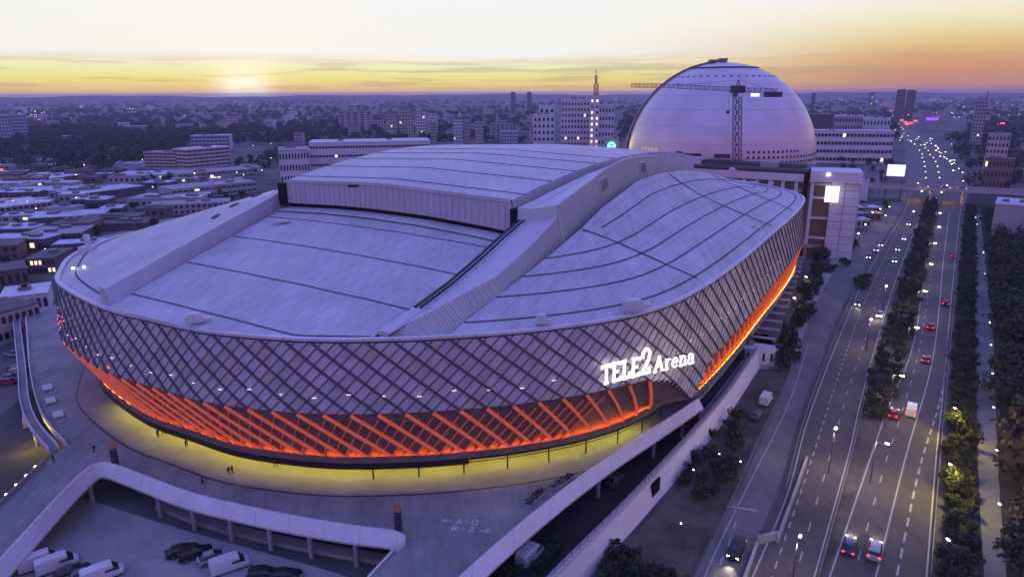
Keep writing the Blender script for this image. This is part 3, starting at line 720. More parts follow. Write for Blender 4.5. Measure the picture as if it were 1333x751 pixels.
# ---- raised deck round the stadium
DZ = 6.0
bandL = cat_rom([at(*p, DZ) for p in [(-60, 800), (0, 738), (78, 652), (112, 619), (126, 610.5), (142, 609), (170, 618), (250, 648), (350, 672), (450, 690), (505, 697), (522, 702), (527, 708), (518, 717)]], 6)
bandR = cat_rom([at(*p, DZ) for p in [(560, 800), (607, 751), (700, 670), (780, 609), (845, 566), (880, 543), (908, 524)]], 6)
right_edge = [bandR[-1]] + [RP(UC + k * 1.5)[0] + RP(UC + k * 1.5)[1] * -2.0 for k in range(1, 28)]
left_edge = [at(*p, DZ) for p in [(33, 405), (38, 470), (42, 500), (52, 535), (68, 560), (86, 580), (57, 603)]]
stair_top = [at(57, 603, DZ), at(110, 620.5, DZ)]
poly = [bandR[0]] + bandR[1:] + right_edge[1:]
back = AW(83, 335), AW(-90, 345), AW(-100, 300)
poly += [Vector((b.x, b.y, DZ)) for b in back] + left_edge
i0 = min(range(len(bandL)), key=lambda i: (bandL[i] - stair_top[1]).length)
poly += bandL[i0:] + [at(480, 751, DZ), at(430, 800, DZ)]
mb = MB(); mb.prism([(p.x, p.y) for p in poly], DZ - 1.0, DZ)
def on_deck(q):
    c = False
    for i in range(len(poly)):
        a_, b_ = poly[i], poly[i - 1]
        if (a_.y > q.y) != (b_.y > q.y) and q.x < (b_.x - a_.x) * (q.y - a_.y) / (b_.y - a_.y) + a_.x: c = not c
    return c
deck = mb.build('plaza_deck', M_deck); deck['kind'] = 'structure'
PARP = [(-.15, .0), (-.15, 1.15), (.15, 1.2), (1.55, -.9), (1.45, -1.35), (.2, -1.2)]
def parapet(path, flip, name='parapet', prof=PARP):
    mb = MB(); S = sides(path)
    mb.sweep([(p, s * (-1 if flip else 1)) for p, s in S], prof); return mb.build(name, M_white, deck, smooth=False)
parapet(bandL, False); parapet(bandR, False)
PARS = [(-.1, 0), (-.1, 1.0), (.1, 1.0), (.5, -.8), (0, -.8)]
parapet(cat_rom(left_edge[:6], 5), True, prof=PARS)
parapet([at(480, 751, DZ), at(522, 706, DZ)], True, prof=[(-.1, 0), (-.1, .15), (.25, .15), (.25, -1), (0, -1)])
parapet(right_edge[2:], False, prof=[(-.12, 0), (-.12, 1.1), (.2, 1.1), (.5, -1.2), (0, -1.2)])
# drain line under the eave, inner paving
UE = UC - 12
while UE < UC - 1 and on_deck(RP(UE)[0] + RP(UE)[1] * 1.0): UE += .25
mb = MB(); mb.strip([[Vector((RP(i / 4)[0].x + RP(i / 4)[1].x * o, RP(i / 4)[0].y + RP(i / 4)[1].y * o, DZ + .012)) for o in (.35, .72)] for i in range(int((UL - 18) * 4), int((UE - .25) * 4))]); struct('drain_channel', mb, M_dark, deck)
M_inner = mat('inner_paving', (.26, .25, .235), .75, var=.16, scale=.15, bump=.12, bscale=3)
mb = MB(); mb.strip([[Vector((RP(i / 4)[0].x + RP(i / 4)[1].x * o, RP(i / 4)[0].y + RP(i / 4)[1].y * o, DZ + .008)) for o in (-15, .35)] for i in range(int((UL - 18) * 4), int((UE - .25) * 4))]); struct('inner_paving', mb, M_inner, deck)
# columns under the edges, back wall of the undercroft
for px, py, zt in ((112, 655, 0), (215, 668, 0), (262, 683, 0), (310, 694, 0), (357, 702, 0), (410, 712, 0), (463, 722, 0)):
    i = min(range(len(bandL)), key=lambda k: abs(bandL[k].x / bandL[k].y - at(px, py, 4).x / at(px, py, 4).y) + (9 if k < i0 else 0)); p = bandL[i]; s = sides(bandL)[i][1]
    c = p + s * .3; mb = MB(); mb.tube((c.x, c.y, 0), (c.x, c.y, DZ - 1.1), .42, n=12); mb.build('column', M_conc, deck)
for fr in (.12, .30, .50, .70, .88):
    p, s = sides(bandR)[int(len(bandR) * fr)]; c = p - s * .1; mb = MB(); mb.tube((c.x, c.y, 0), (c.x, c.y, DZ - 1.1), .42, n=12); mb.build('column', M_conc, deck)
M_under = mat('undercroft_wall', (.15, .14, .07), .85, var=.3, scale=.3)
uw = [p - s * 5.0 for p, s in sides(bandL)][i0 + 10:-10:3]
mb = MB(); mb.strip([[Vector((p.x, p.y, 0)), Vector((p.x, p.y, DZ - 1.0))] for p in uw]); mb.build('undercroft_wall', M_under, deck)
uw = [p + s * -9 for p, s in sides(bandR)][:-9]
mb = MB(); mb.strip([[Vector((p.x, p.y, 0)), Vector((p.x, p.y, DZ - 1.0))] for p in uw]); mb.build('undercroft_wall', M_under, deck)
kerb = [p - s * 1.6 for p, s in sides(bandL)][i0 + 20:-6:3]
mb = MB(); mb.sweep([(Vector((p.x, p.y, 0)), s) for p, s in sides(kerb)], [(-1, .02), (-1, .7), (1, .7), (1, .02)]); o = mb.build('low_wall', M_conc); tag(o, 'low pale concrete wall under the deck columns behind the parked cars', 'wall')
# stairs down to the left
sd = (at(57, 603, DZ) - at(110, 620.5, DZ)); a0, b0 = at(57, 603, DZ), at(113, 619, DZ)
a1, b1 = at(-45, 700, 1.0), at(-70, 830, 1.0)
mb = MB(); n = 34
for k in range(n):
    t0, t1 = k / n, (k + 1) / n; z = DZ - .15 * (k + 1)
    land = 0
    A0, B0, A1, B1 = a0.lerp(a1, t0), b0.lerp(b1, t0), a0.lerp(a1, t1), b0.lerp(b1, t1)
    mb.face([Vector((A0.x, A0.y, z)), Vector((A1.x, A1.y, z)), Vector((B1.x, B1.y, z)), Vector((B0.x, B0.y, z))])
    mb.face([Vector((A0.x, A0.y, z + .15)), Vector((A0.x, A0.y, z)), Vector((B0.x, B0.y, z)), Vector((B0.x, B0.y, z + .15))])
mb.build('stairs', M_deck, deck)
for q0, q1 in ((.33, .37), (.68, .72)): pass
mb = MB()
S = [(a0.lerp(a1, t), t) for t in [k / 12 for k in range(13)]]
mb.sweep([(Vector((p.x, p.y, DZ - 5.1 * t)), Vector((.6, -.8, 0))) for p, t in S], [(-.25, -1.2), (-.25, .75), (.25, .75), (.25, -1.2)]); o = mb.build('stair_wall', M_conc, deck)
for k in range(6):
    p = a0.lerp(a1, .1 + k * .13); z = DZ - 5.1 * (.1 + k * .13); mb = MB(); mb.box((p.x - .35, p.y + .3, z + .6), (.3, .3, .25)); mb.build('stair_lamp', M_lampy, deck)
# painted lettering on the deck
ctr = at(606, 684, DZ); M_gp = mat('ground_paint', (.52, .52, .56), .7, var=.12, scale=2)
let = thing('painted_lettering', 'white ground lettering A - Q over R - Z with arrows on the grey deck', 'lettering', ctr + Vector((0, 0, .01)))
exx = (at(640, 686, DZ) - at(575, 682, DZ)).normalized(); eyy = Vector((-exx.y, exx.x, 0)); up = Vector((0, 0, 1))
for txt, x0, yrow in (('<', -4.0, .35), ('P', -1.75, .3), ('-', -.3, .3), ('Q', .85, .3), ('R', -2.0, -1.55), ('-', -.5, -1.55), ('Z', .6, -1.55), ('>', 2.3, -1.7)):
    mb = MB(); glyph(mb, txt, ctr + exx * x0 + eyy * yrow + Vector((0, 0, .004)), exx, eyy, up, 1.35, .16, .012); mb.build('letter' if txt not in '<>' else 'arrow', M_gp, let)
# ------------------------------------------------------------------ deck furniture
ZZ = Vector((0, 0, 1))
BENCHLAB = ['pale slatted bench block on the deck, nearest the thin white parapet bend', 'pale slatted bench block on the deck, middle one of the row of three', 'pale slatted bench block on the deck, farthest of the row of three']
for k, (px, py) in enumerate(((76, 541), (66, 523), (62, 506))):
    c = at(px, py, DZ); d = (at(62, 500, DZ) - at(76, 545, DZ)).normalized(); s = Vector((d.y, -d.x, 0))
    t = thing('deck_bench', BENCHLAB[k], 'bench', c, group='bench blocks on the deck'); mb = MB(); mb.box(c + ZZ * .2, (1.5, 3.4, .4), (s, d, ZZ)); mb.build('base', M_conc, t)
    for q in range(5):
        mb = MB(); mb.box(c + s * ((q - 2) * .38) + ZZ * .47, (.33, 3.6, .1), (s, d, ZZ)); mb.build('slat', M_white, t)
for lab, P_, Q_ in (('long low planter on the deck beside the right parapet, lower one', (684, 660), (707, 640)), ('long low planter on the deck beside the right parapet, upper one', (718, 638), (744, 620))):
    p, q = at(*P_, DZ), at(*Q_, DZ); d = (q - p).normalized(); s = Vector((d.y, -d.x, 0))
    t = thing('planter', lab, 'planter', p, group='long planters'); mb = MB(); mb.box((p + q) / 2 + ZZ * .25, (1.9, (q - p).length, .5), (s, d, ZZ)); mb.build('trough', M_conc, t)
    mb = MB()
    for k in range(160):
        c = p + d * random.uniform(0, (q - p).length) + s * random.uniform(-.7, .7) + ZZ * random.uniform(.5, .75); a = Vector((random.gauss(0, 1), random.gauss(0, 1), random.gauss(0, 1))).normalized() * .2; b = a.cross(ZZ)
        mb.face((c - a, c + b, c + a, c - b))
    mb.build('plants', M_leaf3, t, kind='stuff')
M_col = mat('advert_column', (.05, .04, .07), .35); M_cap = mat('advert_cap', (.20, .09, .06), .6, emit=.05, ecol=(1, .3, .1))
for lab, (px, py) in (('dark round advertising column on the deck near the top of the stairs', (151, 608)), ('dark round advertising column on the deck beside the rounded parapet tip', (519, 692))):
    c = at(px, py, DZ); t = thing('advertising_column', lab, 'column', c, group='advertising columns'); mb = MB(); mb.tube(c, c + ZZ * 3.9, .62, n=20); mb.build('shaft', M_col, t, smooth=False)
    mb = MB(); mb.tube(c + ZZ * 3.9, c + ZZ * 4.6, .66, .60, n=20); mb.build('cap', M_cap, t); mb = MB(); mb.tube(c, c + ZZ * .25, .75, n=20); mb.build('foot', M_conc, t)
# ------------------------------------------------------------------ people (one skinned body each)
def body_mesh(name, step, arm, lean, top, legc, hair):
    m = bpy.data.meshes.new(name + '_cage'); V, E, RAD = [], [], []
    def add(p, r, par=None):
        V.append(p); RAD.append(r)
        if par is not None: E.append((par, len(V) - 1))
        return len(V) - 1
    pel = add((0, 0, .95), .20); ch = add((0, lean * .5, 1.22), .22, pel); nk = add((0, lean, 1.48), .075, ch); hd = add((0, lean + .02, 1.60), .10, nk); add((0, lean + .02, 1.72), .085, hd)
    for sg in (-1, 1):
        h = add((sg * .11, 0, .86), .12, pel); k = add((sg * .12, sg * step * .5 + .05, .50), .09, h); a = add((sg * .12, sg * step - .02, .09), .05, k); add((sg * .13, sg * step + .15, .04), .04, a)
        s_ = add((sg * .2, lean * .9, 1.40), .07, ch); e = add((sg * .27, lean * .7 - sg * arm * .5, 1.14), .052, s_); w = add((sg * .26, lean * .7 - sg * arm + .10, .90), .038, e); add((sg * .25, lean * .7 - sg * arm + .14, .80), .035, w)
    m.from_pydata(V, E, []); o = bpy.data.objects.new(name, m); C.objects.link(o)
    md = o.modifiers.new('skin', 'SKIN'); o.modifiers.new('sub', 'SUBSURF').levels = 1
    for i, r in enumerate(RAD): m.skin_vertices[0].data[i].radius = (r, r * (.75 if i < 2 else 1))
    m.skin_vertices[0].data[0].use_root = True
    dg = bpy.context.evaluated_depsgraph_get(); me = bpy.data.meshes.new_from_object(o.evaluated_get(dg)); me.name = name
    bpy.data.objects.remove(o)
    for q in (top, legc, M_skin, hair): me.materials.append(q)
    for p in me.polygons:
        z = p.center.z; x_ = abs(p.center.x)
        p.material_index = 3 if z > 1.68 or (z > 1.56 and p.center.y < lean) else 2 if z > 1.5 or (x_ > .2 and z < .88 and z > .6) else 0 if z > .93 else 1
        p.use_smooth = True
    return me
M_skin = mat('skin', (.45, .28, .2), .6); M_hair = mat('hair', (.03, .02, .015), .7)
cl_ = [mat('cloth_black', (.012, .012, .016), .9), mat('cloth_navy', (.02, .022, .05), .9), mat('cloth_maroon', (.06, .015, .02), .9), mat('cloth_grey', (.05, .05, .055), .9)]
PB = [body_mesh('walker', .26, .2, .05, cl_[0], cl_[1], M_hair), body_mesh('stander', .04, .03, 0, cl_[3], cl_[0], M_hair), body_mesh('strider', -.3, -.24, .07, cl_[2], cl_[0], M_hair), body_mesh('stroller', .16, .12, .03, cl_[1], cl_[0], M_hair)]
PEOPLE = [(123, 589, 0, 'person in dark clothes walking beside the advertising column near the stairs'), (206, 569, 1, 'person in grey standing at the left end of the yellow lit paving'), (213, 566, 0, 'person in black walking close to the fascia at the left end of the yellow paving'), (243, 582, 3, 'person in navy alone on the yellow paving right of the pair'), (298, 618, 0, 'person in black of the pair walking on the dark drain line, left one'), (303, 616, 3, 'person in navy of the pair walking on the dark drain line, right one'), (264, 630, 1, 'lone person standing on the grey deck outside the drain line'), (353, 602, 0, 'person in black, leftmost of the three on the bright yellow paving'), (356, 598, 1, 'person in grey, farthest of the three on the bright yellow paving'), (359, 607, 2, 'person in maroon, nearest of the three on the bright yellow paving'), (411, 608, 3, 'person in navy walking alone on the yellow paving beside the pair'), (420, 601, 1, 'person in grey standing close under the black fascia, left one'), (425, 602, 2, 'person in maroon close under the black fascia, right one'), (70, 602, 3, 'person in navy by the lamp at the head of the stairs')]
for k, (px, py, b, lab) in enumerate(PEOPLE):
    o = inst('person', PB[b], None, at(px, py, DZ + .008), random.uniform(0, 6.28), 1.06); tag(o, lab, 'person', 'people on the stadium deck')
# ------------------------------------------------------------------ cars
def loft(mb, secs, mi=0):
    """secs: (y, half width low, half width high, z low, z high)"""
    rows = []
    for y, wl, wh, z0, z1 in secs:
        zm = z0 + (z1 - z0) * .45
        rows.append([Vector(p) for p in ((-wl * .9, y, z0), (-wl, y, z0 + .08), (-wl * 1.0, y, zm), (-wh, y, z1 - .05), (-wh * .9, y, z1), (wh * .9, y, z1), (wh, y, z1 - .05), (wl, y, zm), (wl, y, z0 + .08), (wl * .9, y, z0), (-wl * .9, y, z0))])
    mb.strip(rows, False, mi); mb.face(rows[0][:-1], mi); mb.face(rows[-1][:-1][::-1], mi)
M_tyre = mat('tyre', (.012, .012, .012), .9); M_hub = mat('rim', (.3, .3, .31), .35, .6)
M_hl = mat('headlight_on', (1, .97, .9), emit=14, ecol=(1, .93, .8)); M_tl = mat('taillight_on', (.6, .02, .02), emit=5, ecol=(1, .04, .02)); M_hlo = mat('headlight_off', (.4, .4, .42), .2); M_tlo = mat('taillight_off', (.25, .02, .02), .3)
def car_meshes(kind):
    d = {}
    if kind == 'car':
        b = [(-2.2, .72, .70, .35, .85), (-2.05, .86, .80, .24, .98), (-1.1, .90, .82, .22, 1.0), (.5, .90, .82, .22, .98), (1.3, .89, .78, .22, .90), (2.05, .82, .70, .26, .76), (2.2, .66, .60, .36, .64)]
        g = [(-1.85, .78, .60, .9, 1.05), (-1.35, .80, .60, .92, 1.40), (.1, .80, .60, .92, 1.44), (1.15, .78, .62, .88, .97)]; r = [(-1.30, .56, .54, 1.38, 1.44), (-.6, .6, .57, 1.4, 1.49), (.05, .58, .54, 1.4, 1.47)]; wy = (-1.3, 1.32); hl = (2.12, .56, .64); tl = (-2.16, .62, .80)
    elif kind == 'suv':
        b = [(-2.25, .8, .76, .4, 1.0), (-2.1, .92, .86, .3, 1.12), (.6, .94, .86, .28, 1.12), (1.4, .93, .82, .28, 1.04), (2.1, .88, .76, .3, .92), (2.28, .74, .66, .42, .8)]
        g = [(-2.05, .84, .70, 1.05, 1.25), (-1.85, .84, .68, 1.06, 1.66), (.2, .84, .68, 1.06, 1.70), (1.2, .82, .68, 1.02, 1.12)]; r = [(-1.9, .66, .62, 1.64, 1.72), (-.8, .68, .65, 1.66, 1.78), (.15, .66, .62, 1.66, 1.74)]; wy = (-1.35, 1.38); hl = (2.18, .62, .78); tl = (-2.2, .7, .98)
    else:
        b = [(-2.6, .88, .84, .4, 1.9), (-2.5, .95, .86, .3, 2.02), (1.2, .95, .86, .3, 2.02), (1.3, .95, .88, .3, 1.2), (2.2, .92, .80, .32, 1.05), (2.5, .8, .7, .42, .9)]
        g = [(.2, .965, .875, 1.2, 1.7), (1.22, .965, .87, 1.18, 1.75), (1.32, .9, .80, 1.12, 1.78), (1.95, .86, .78, 1.06, 1.14)]; r = [(-2.45, .82, .8, 1.98, 2.03), (-.5, .84, .82, 2.0, 2.08), (1.1, .82, .76, 1.98, 2.03)]; wy = (-1.6, 1.6); hl = (2.42, .66, .85); tl = (-2.58, .78, 1.1)
    mb = MB(); loft(mb, b); loft(mb, r); d['body'] = mb
    mb = MB(); loft(mb, g); d['window_glass'] = mb
    mb = MB(); mb.tube((-.11, 0, 0), (.11, 0, 0), .33, n=14); d['wheel'] = mb
    mb = MB(); mb.tube((-.12, 0, 0), (.12, 0, 0), .2, n=8); d['rim'] = mb
    mb = MB(); mb.box((0, 0, 0), (.34, .16, .16)); d['light'] = mb
    return d, wy, hl, tl
CARSC = 1.14
CARM = {}
for kd in ('car', 'suv', 'van'):
    d, wy, hl, tl = car_meshes(kd)
    CARM[kd] = ({'body': d['body'].mesh(kd + '_body', [mat('car_paint_base', (.2, .2, .2))]), 'glass': d['window_glass'].mesh(kd + '_glass', M_glass), 'wheel': d['wheel'].mesh(kd + '_wheel', M_tyre), 'rim': d['rim'].mesh(kd + '_rim', M_hub),
        'hl1': d['light'].mesh(kd + '_hl1', M_hl), 'hl0': d['light'].mesh(kd + '_hl0', M_hlo), 'tl1': d['light'].mesh(kd + '_tl1', M_tl), 'tl0': d['light'].mesh(kd + '_tl0', M_tlo)}, wy, hl, tl)
PAINT = {n: mat('car_paint_' + n, c, .3, .2, spec=.6) for n, c in dict(white=(.62, .62, .64), black=(.015, .015, .018), silver=(.34, .35, .37), grey=(.10, .10, .11), red=(.34, .02, .02), blue=(.03, .05, .16)).items()}
def car(kind, colr, lab, p, ang, on, group, cat_=None, beam=False):
    me, wy, hl, tl = CARM[kind]
    name = {'car': 'car', 'suv': 'estate_car', 'van': 'van'}[kind]
    t = thing(name, lab, cat_ or ('van' if kind == 'van' else 'car'), (p.x, p.y, p.z), ang, group, local=True); t.scale = (CARSC,) * 3
    b = inst('body', me['body'], t); b.material_slots[0].link = 'OBJECT'; b.material_slots[0].material = PAINT[colr]
    inst('window_glass', me['glass'], t)
    for sx in (-1, 1):
        for y in wy:
            w = inst('wheel', me['wheel'], t, (sx * .82, y, .33)); inst('rim', me['rim'], w)
        inst('headlight', me['hl1' if on else 'hl0'], t, (sx * hl[1], hl[0], hl[2])); inst('taillight', me['tl1' if on else 'tl0'], t, (sx * tl[1], tl[0], tl[2]))
    if beam:
        l = light('headlight_beam', (0, 2.5, .7), 900, (1, .86, .62), .15, 'SPOT', R(75)); l.parent = t; l.rotation_euler = (R(80), 0, 0)
    return t
HW = (at(1150, 500, 0) - at(1098, 640, 0)); HEAD = math.atan2(-HW.x, HW.y)          # heading away from the camera
S_GR, N_GR, Y_GR = 'cars driving toward the camera on the left carriageway', 'cars driving away on the right carriageway', 'vehicles parked in the yard below the deck'
def heading(py): return HEAD + R(3.0) * (1 if py > 560 else 0)
for kd, cl, px, py, lab in (('car', 'silver', 1183, 293, 'silver car with headlights on, first one out from under the bridge'), ('car', 'white', 1177, 312, 'white car with headlights on, leading the inner lane below the bridge'), ('car', 'grey', 1169, 326, 'grey car with headlights on, on its own in the inner lane'),
        ('car', 'black', 1147, 320, 'black car with headlights on, rearmost of three in the outer lane'), ('suv', 'silver', 1141, 327, 'silver estate car with headlights on, middle of three in the outer lane'), ('car', 'blue', 1131, 336, 'dark blue car with headlights on, foremost of three in the outer lane'),
        ('car', 'silver', 1165, 341, 'silver car with headlights on, beside the median shrubs'), ('car', 'blue', 1117, 397, 'dark blue car with headlights on, by the end of the slip road wedge'), ('car', 'white', 1145, 412, 'white car with bright headlights, nearest one on the left carriageway'),
        ('suv', 'black', 958, 720, 'black estate car with bright headlights coming down the side lane at the bottom')):
    car(kd, cl, lab, at(px, py, .07), heading(py) + math.pi, True, S_GR, beam=py > 390)
for kd, cl, px, py, lab in (('car', 'red', 1241, 335, 'red car driving away near the right edge line, farthest of the right carriageway'), ('suv', 'black', 1231, 397, 'black estate car driving away along the right edge line'), ('car', 'red', 1211, 427, 'red car driving away in the middle of the right carriageway'),
        ('car', 'grey', 1205, 470, 'grey car with red taillights beside the solid lane line'), ('car', 'red', 1163, 541, 'dark red car driving away in the left lane beside the white van'), ('van', 'white', 1186, 538, 'white van driving away beside the dark red car'),
        ('car', 'blue', 1105, 714, 'blue car driving away at the bottom, in the left lane'), ('suv', 'silver', 1138, 721, 'silver estate car driving away at the bottom, against the solid line')):
    car(kd, cl, lab, at(px, py, .07), heading(py), True, N_GR, beam=py > 520)
ya = HEAD + R(-18)
for kd, cl, px, py, lab, da in (('van', 'white', 53, 736, 'white van in the lower left yard, outer one of the two side by side', 0), ('van', 'white', 76, 739, 'white van in the lower left yard, inner one of the two side by side', 0), ('car', 'black', 95, 748, 'black car parked right of the two white vans', 0), ('car', 'grey', 112, 752, 'grey car parked between the black car and the big white van', 0), ('van', 'white', 135, 752, 'white van at the bottom edge of the yard, right of the grey car', 0),
        ('car', 'black', 238, 720, 'black car parked under the deck edge, leftmost of the dark cluster', -6), ('suv', 'black', 255, 724, 'black estate car parked under the deck edge beside the silver car', -6), ('car', 'silver', 279, 729, 'silver car parked between the black estate car and the white van', -6), ('van', 'white', 300, 740, 'white van parked alone at the right end of the yard row', -6), ('suv', 'black', 345, 752, 'black estate car at the bottom edge right of the parked white van', -30), ('car', 'black', 372, 752, 'black car at the bottom edge, rightmost of the yard', -30)):
    car(kd, cl, lab, at(px, py, .03), ya + R(da), False, Y_GR)
for kd, cl, px, py, lab, a in (('van', 'white', 690, 727, 'white van in the dark lane under the right deck edge', HEAD), ('car', 'grey', 800, 628, 'grey car standing in the dark lane behind the right parapet', HEAD), ('van', 'white', 38, 552, 'white van parked in the street left of the thin parapet', HEAD + 1.2), ('van', 'white', 997, 523, 'white van standing on the grass below the white wall', HEAD), ('car', 'black', 1057, 407, 'black car parked at the wide end of the slip road', HEAD), ('car', 'grey', 984, 543, 'dark grey car parked by the small square', HEAD), ('car', 'silver', 16, 463, 'silver car parked in the street under the beige left building', 1.3), ('car', 'black', 61, 449, 'black car parked in the street beside the white parapet', 1.3)):
    car(kd, cl, lab, at(px, py, .04), a, False, 'single parked vehicles')
# ------------------------------------------------------------------ the white dome and the crane
GD = 436.0; gc = far(934, 200, GD); GRAD = 54.8; gc = Vector((gc.x, gc.y, 34.2))
globe = thing('domed_arena', 'giant white spherical dome rising behind the stadium', 'dome', (gc.x, gc.y, 0))
M_globe = mat('dome_panel', (.62, .54, .56), .34, .45, var=.10, scale=.08)
mb = MB(); nl, nb = 96, 40; z0 = -26
rows = []
for i in range(nb + 1):
    ph = math.asin(z0 / GRAD) + (math.pi / 2 - .002 - math.asin(z0 / GRAD)) * i / nb
    rows.append([gc + Vector((GRAD * math.cos(ph) * math.cos(t), GRAD * math.cos(ph) * math.sin(t), GRAD * math.sin(ph))) for t in [2 * math.pi * k / nl for k in range(nl + 1)]])
mb.strip(rows); mb.build('shell', M_globe, globe, smooth=True)
def gp(az, ph, r=GRAD): return gc + Vector((r * math.cos(ph) * math.sin(az), -r * math.cos(ph) * math.cos(az), r * math.sin(ph)))
M_gs = mat('dome_joint', (.36, .35, .40), .6)
mb = MB()
for ph in [R(d) for d in (-18, -8, 2, 12, 22, 32, 42, 51, 59, 66)]:
    pts = [(gp(2 * math.pi * k / 96, ph), (gp(2 * math.pi * k / 96, ph) - gc).normalized()) for k in range(97)]; ribbon(mb, pts, .14, -.05, .03)
for k in range(48):
    ribbon(mb, [(gp(2 * math.pi * k / 48, R(d)), (gp(2 * math.pi * k / 48, R(d)) - gc).normalized()) for d in range(-22, 67, 8)], .12, -.05, .025)
mb.build('panel_joints', M_gs, globe, kind='stuff')
mb = MB(); pts = [(gp(2 * math.pi * k / 64, R(69.5)), (gp(2 * math.pi * k / 64, R(69.5)) - gc).normalized()) for k in range(65)]; ribbon(mb, pts, .8, -.1, .5); mb.build('crown_ring', M_dark, globe)
mb = MB(); pts = [(gp(2 * math.pi * k / 64, R(58)), (gp(2 * math.pi * k / 64, R(58)) - gc).normalized()) for k in range(65)]
M_port = mat('dome_port', (.06, .05, .08), .4)
for k in range(44):
    p, n = pts[0][0], None; p = gp(2 * math.pi * k / 44, R(58)); n = (p - gc).normalized(); e = n.cross(ZZ).normalized(); mb = MB(); mb.box(p, (1.2, .9, .25), (e, n.cross(e), n)); mb.build('roof_port', M_port, globe)
M_ptr = mat('dome_window_lit', (.9, .4, .3), emit=.45, ecol=(1, .5, .35))
for az in range(-66, 67, 3):
    if -8 < az < 12 and az % 2: pass
    for rr, ph in enumerate((2.0, 5.0, 8.0)):
        if az > 34 and rr == 2: continue
        if -52 < az < -2: continue
        p = gp(R(az), R(ph)); n = (p - gc).normalized(); e = n.cross(ZZ).normalized(); mb = MB(); mb.box(p, (1.3, 1.3, .2), (e, n.cross(e), n)); mb.build('round_window', M_port if az > -50 else M_ptr, globe)
for az, w in ((-38, 4), (-30, 9), (-14, 8)):
    p = gp(R(az), R(6)); n = (p - gc).normalized(); e = n.cross(ZZ).normalized(); mb = MB(); mb.box(p, (w, 3.4 if w < 5 else 2, .4), (e, n.cross(e), n)); mb.build('service_hatch', M_port, globe)
mb = MB()
ribbon(mb, [(gp(R(-90), R(d)), (gp(R(-90), R(d)) - gc).normalized()) for d in range(-20, 90, 5)], 2.2, 0, 1.1); mb.build('lift_track', M_grey, globe)
mb = MB(); mb.box(gc + Vector((-4, 0, GRAD + .8)), (10, 5, 1.4)); mb.box(gc + Vector((-1, 0, GRAD + 1.8)), (5, 3, .8)); mb.build('summit_platform', M_grey, globe)
def lattice(mb, p, q, w, n, r, tri=False):
    d = (q - p).normalized(); a = d.cross(ZZ) if abs(d.z) < .9 else Vector((1, .2, 0)); a.normalize(); b = a.cross(d)
    cs = [a * w / 2, a * -w / 2, b * w] if tri else [a * w / 2 + b * w / 2, a * -w / 2 + b * w / 2, a * -w / 2 - b * w / 2, a * w / 2 - b * w / 2]
    m = len(cs)
    for c in cs: mb.bar(p + c, q + c, r)
    for k in range(n):
        s, e = p.lerp(q, k / n), p.lerp(q, (k + 1) / n)
        for i in range(m):
            if k % 2: mb.bar(s + cs[i], e + cs[(i + 1) % m], r * .7)
            else: mb.bar(s + cs[(i + 1) % m], e + cs[i], r * .7)
            mb.bar(s + cs[i], s + cs[(i + 1) % m], r * .6)
CD = 352.0
cb = far(960, 207, CD); ct = far(960, 126, CD)
M_crane = mat('crane_dark', (.075, .06, .085), .6); M_creamy = mat('crane_yellow', (.40, .17, .10), .6)
crane = thing('tower_crane', 'tower crane with long lattice jib and a bright work lamp in front of the dome', 'crane', (cb.x, cb.y, 38))
mb = MB(); lattice(mb, Vector((cb.x, cb.y, 38)), Vector((ct.x, ct.y, ct.z)), 3.0, 13, .30); mb.build('mast', M_crane, crane, kind='stuff')
jl, jm, jr = far(822, 114, CD + 14), far(865, 114.5, CD + 10), far(1012, 121.5, CD - 5); jc = far(960, 119.5, CD)
mb = MB(); lattice(mb, jl, jm, 1.8, 8, .24, True); mb.build('jib_tip', M_creamy, crane, kind='stuff')
mb = MB(); lattice(mb, jm, jc, 1.8, 16, .2, True); lattice(mb, jc, jr, 1.8, 7, .24, True); mb.build('jib', M_crane, crane, kind='stuff')
mb = MB(); mb.box(jr + Vector((-2, 0, -.6)), (8, 2, 2.4)); mb.build('counterweight', M_crane, crane)
mb = MB(); mb.box(jc + Vector((0, 0, 1.0)), (6.5, 2.4, 3.4)); mb.box(jc + Vector((-1.5, -1.6, -1.2)), (2.0, 2.0, 2.4)); mb.build('cab', M_crane, crane)
apx = jc + Vector((0, 0, 5.2)); mb = MB()
for o_ in (-1.3, 1.3): mb.bar(jc + Vector((o_, 0, 1)), apx, .35)
mb.bar(apx, jl.lerp(jc, .45) + Vector((0, 0, 1.6)), .14); mb.bar(apx, jr + Vector((0, 0, .5)), .14); mb.build('apex_stays', M_crane, crane)
hk = jl.lerp(jc, .93); mb = MB(); mb.bar(hk, hk + Vector((0, 0, -9)), .12); mb.box(hk + Vector((0, 0, -9.6)), (1.4, .8, 1.4)); mb.build('hook_block', M_crane, crane)
mb = MB(); p = far(983, 124, CD - 4); mb.box(p, (3.8, .8, 1.5)); mb.build('work_lamp', M_sign, crane)
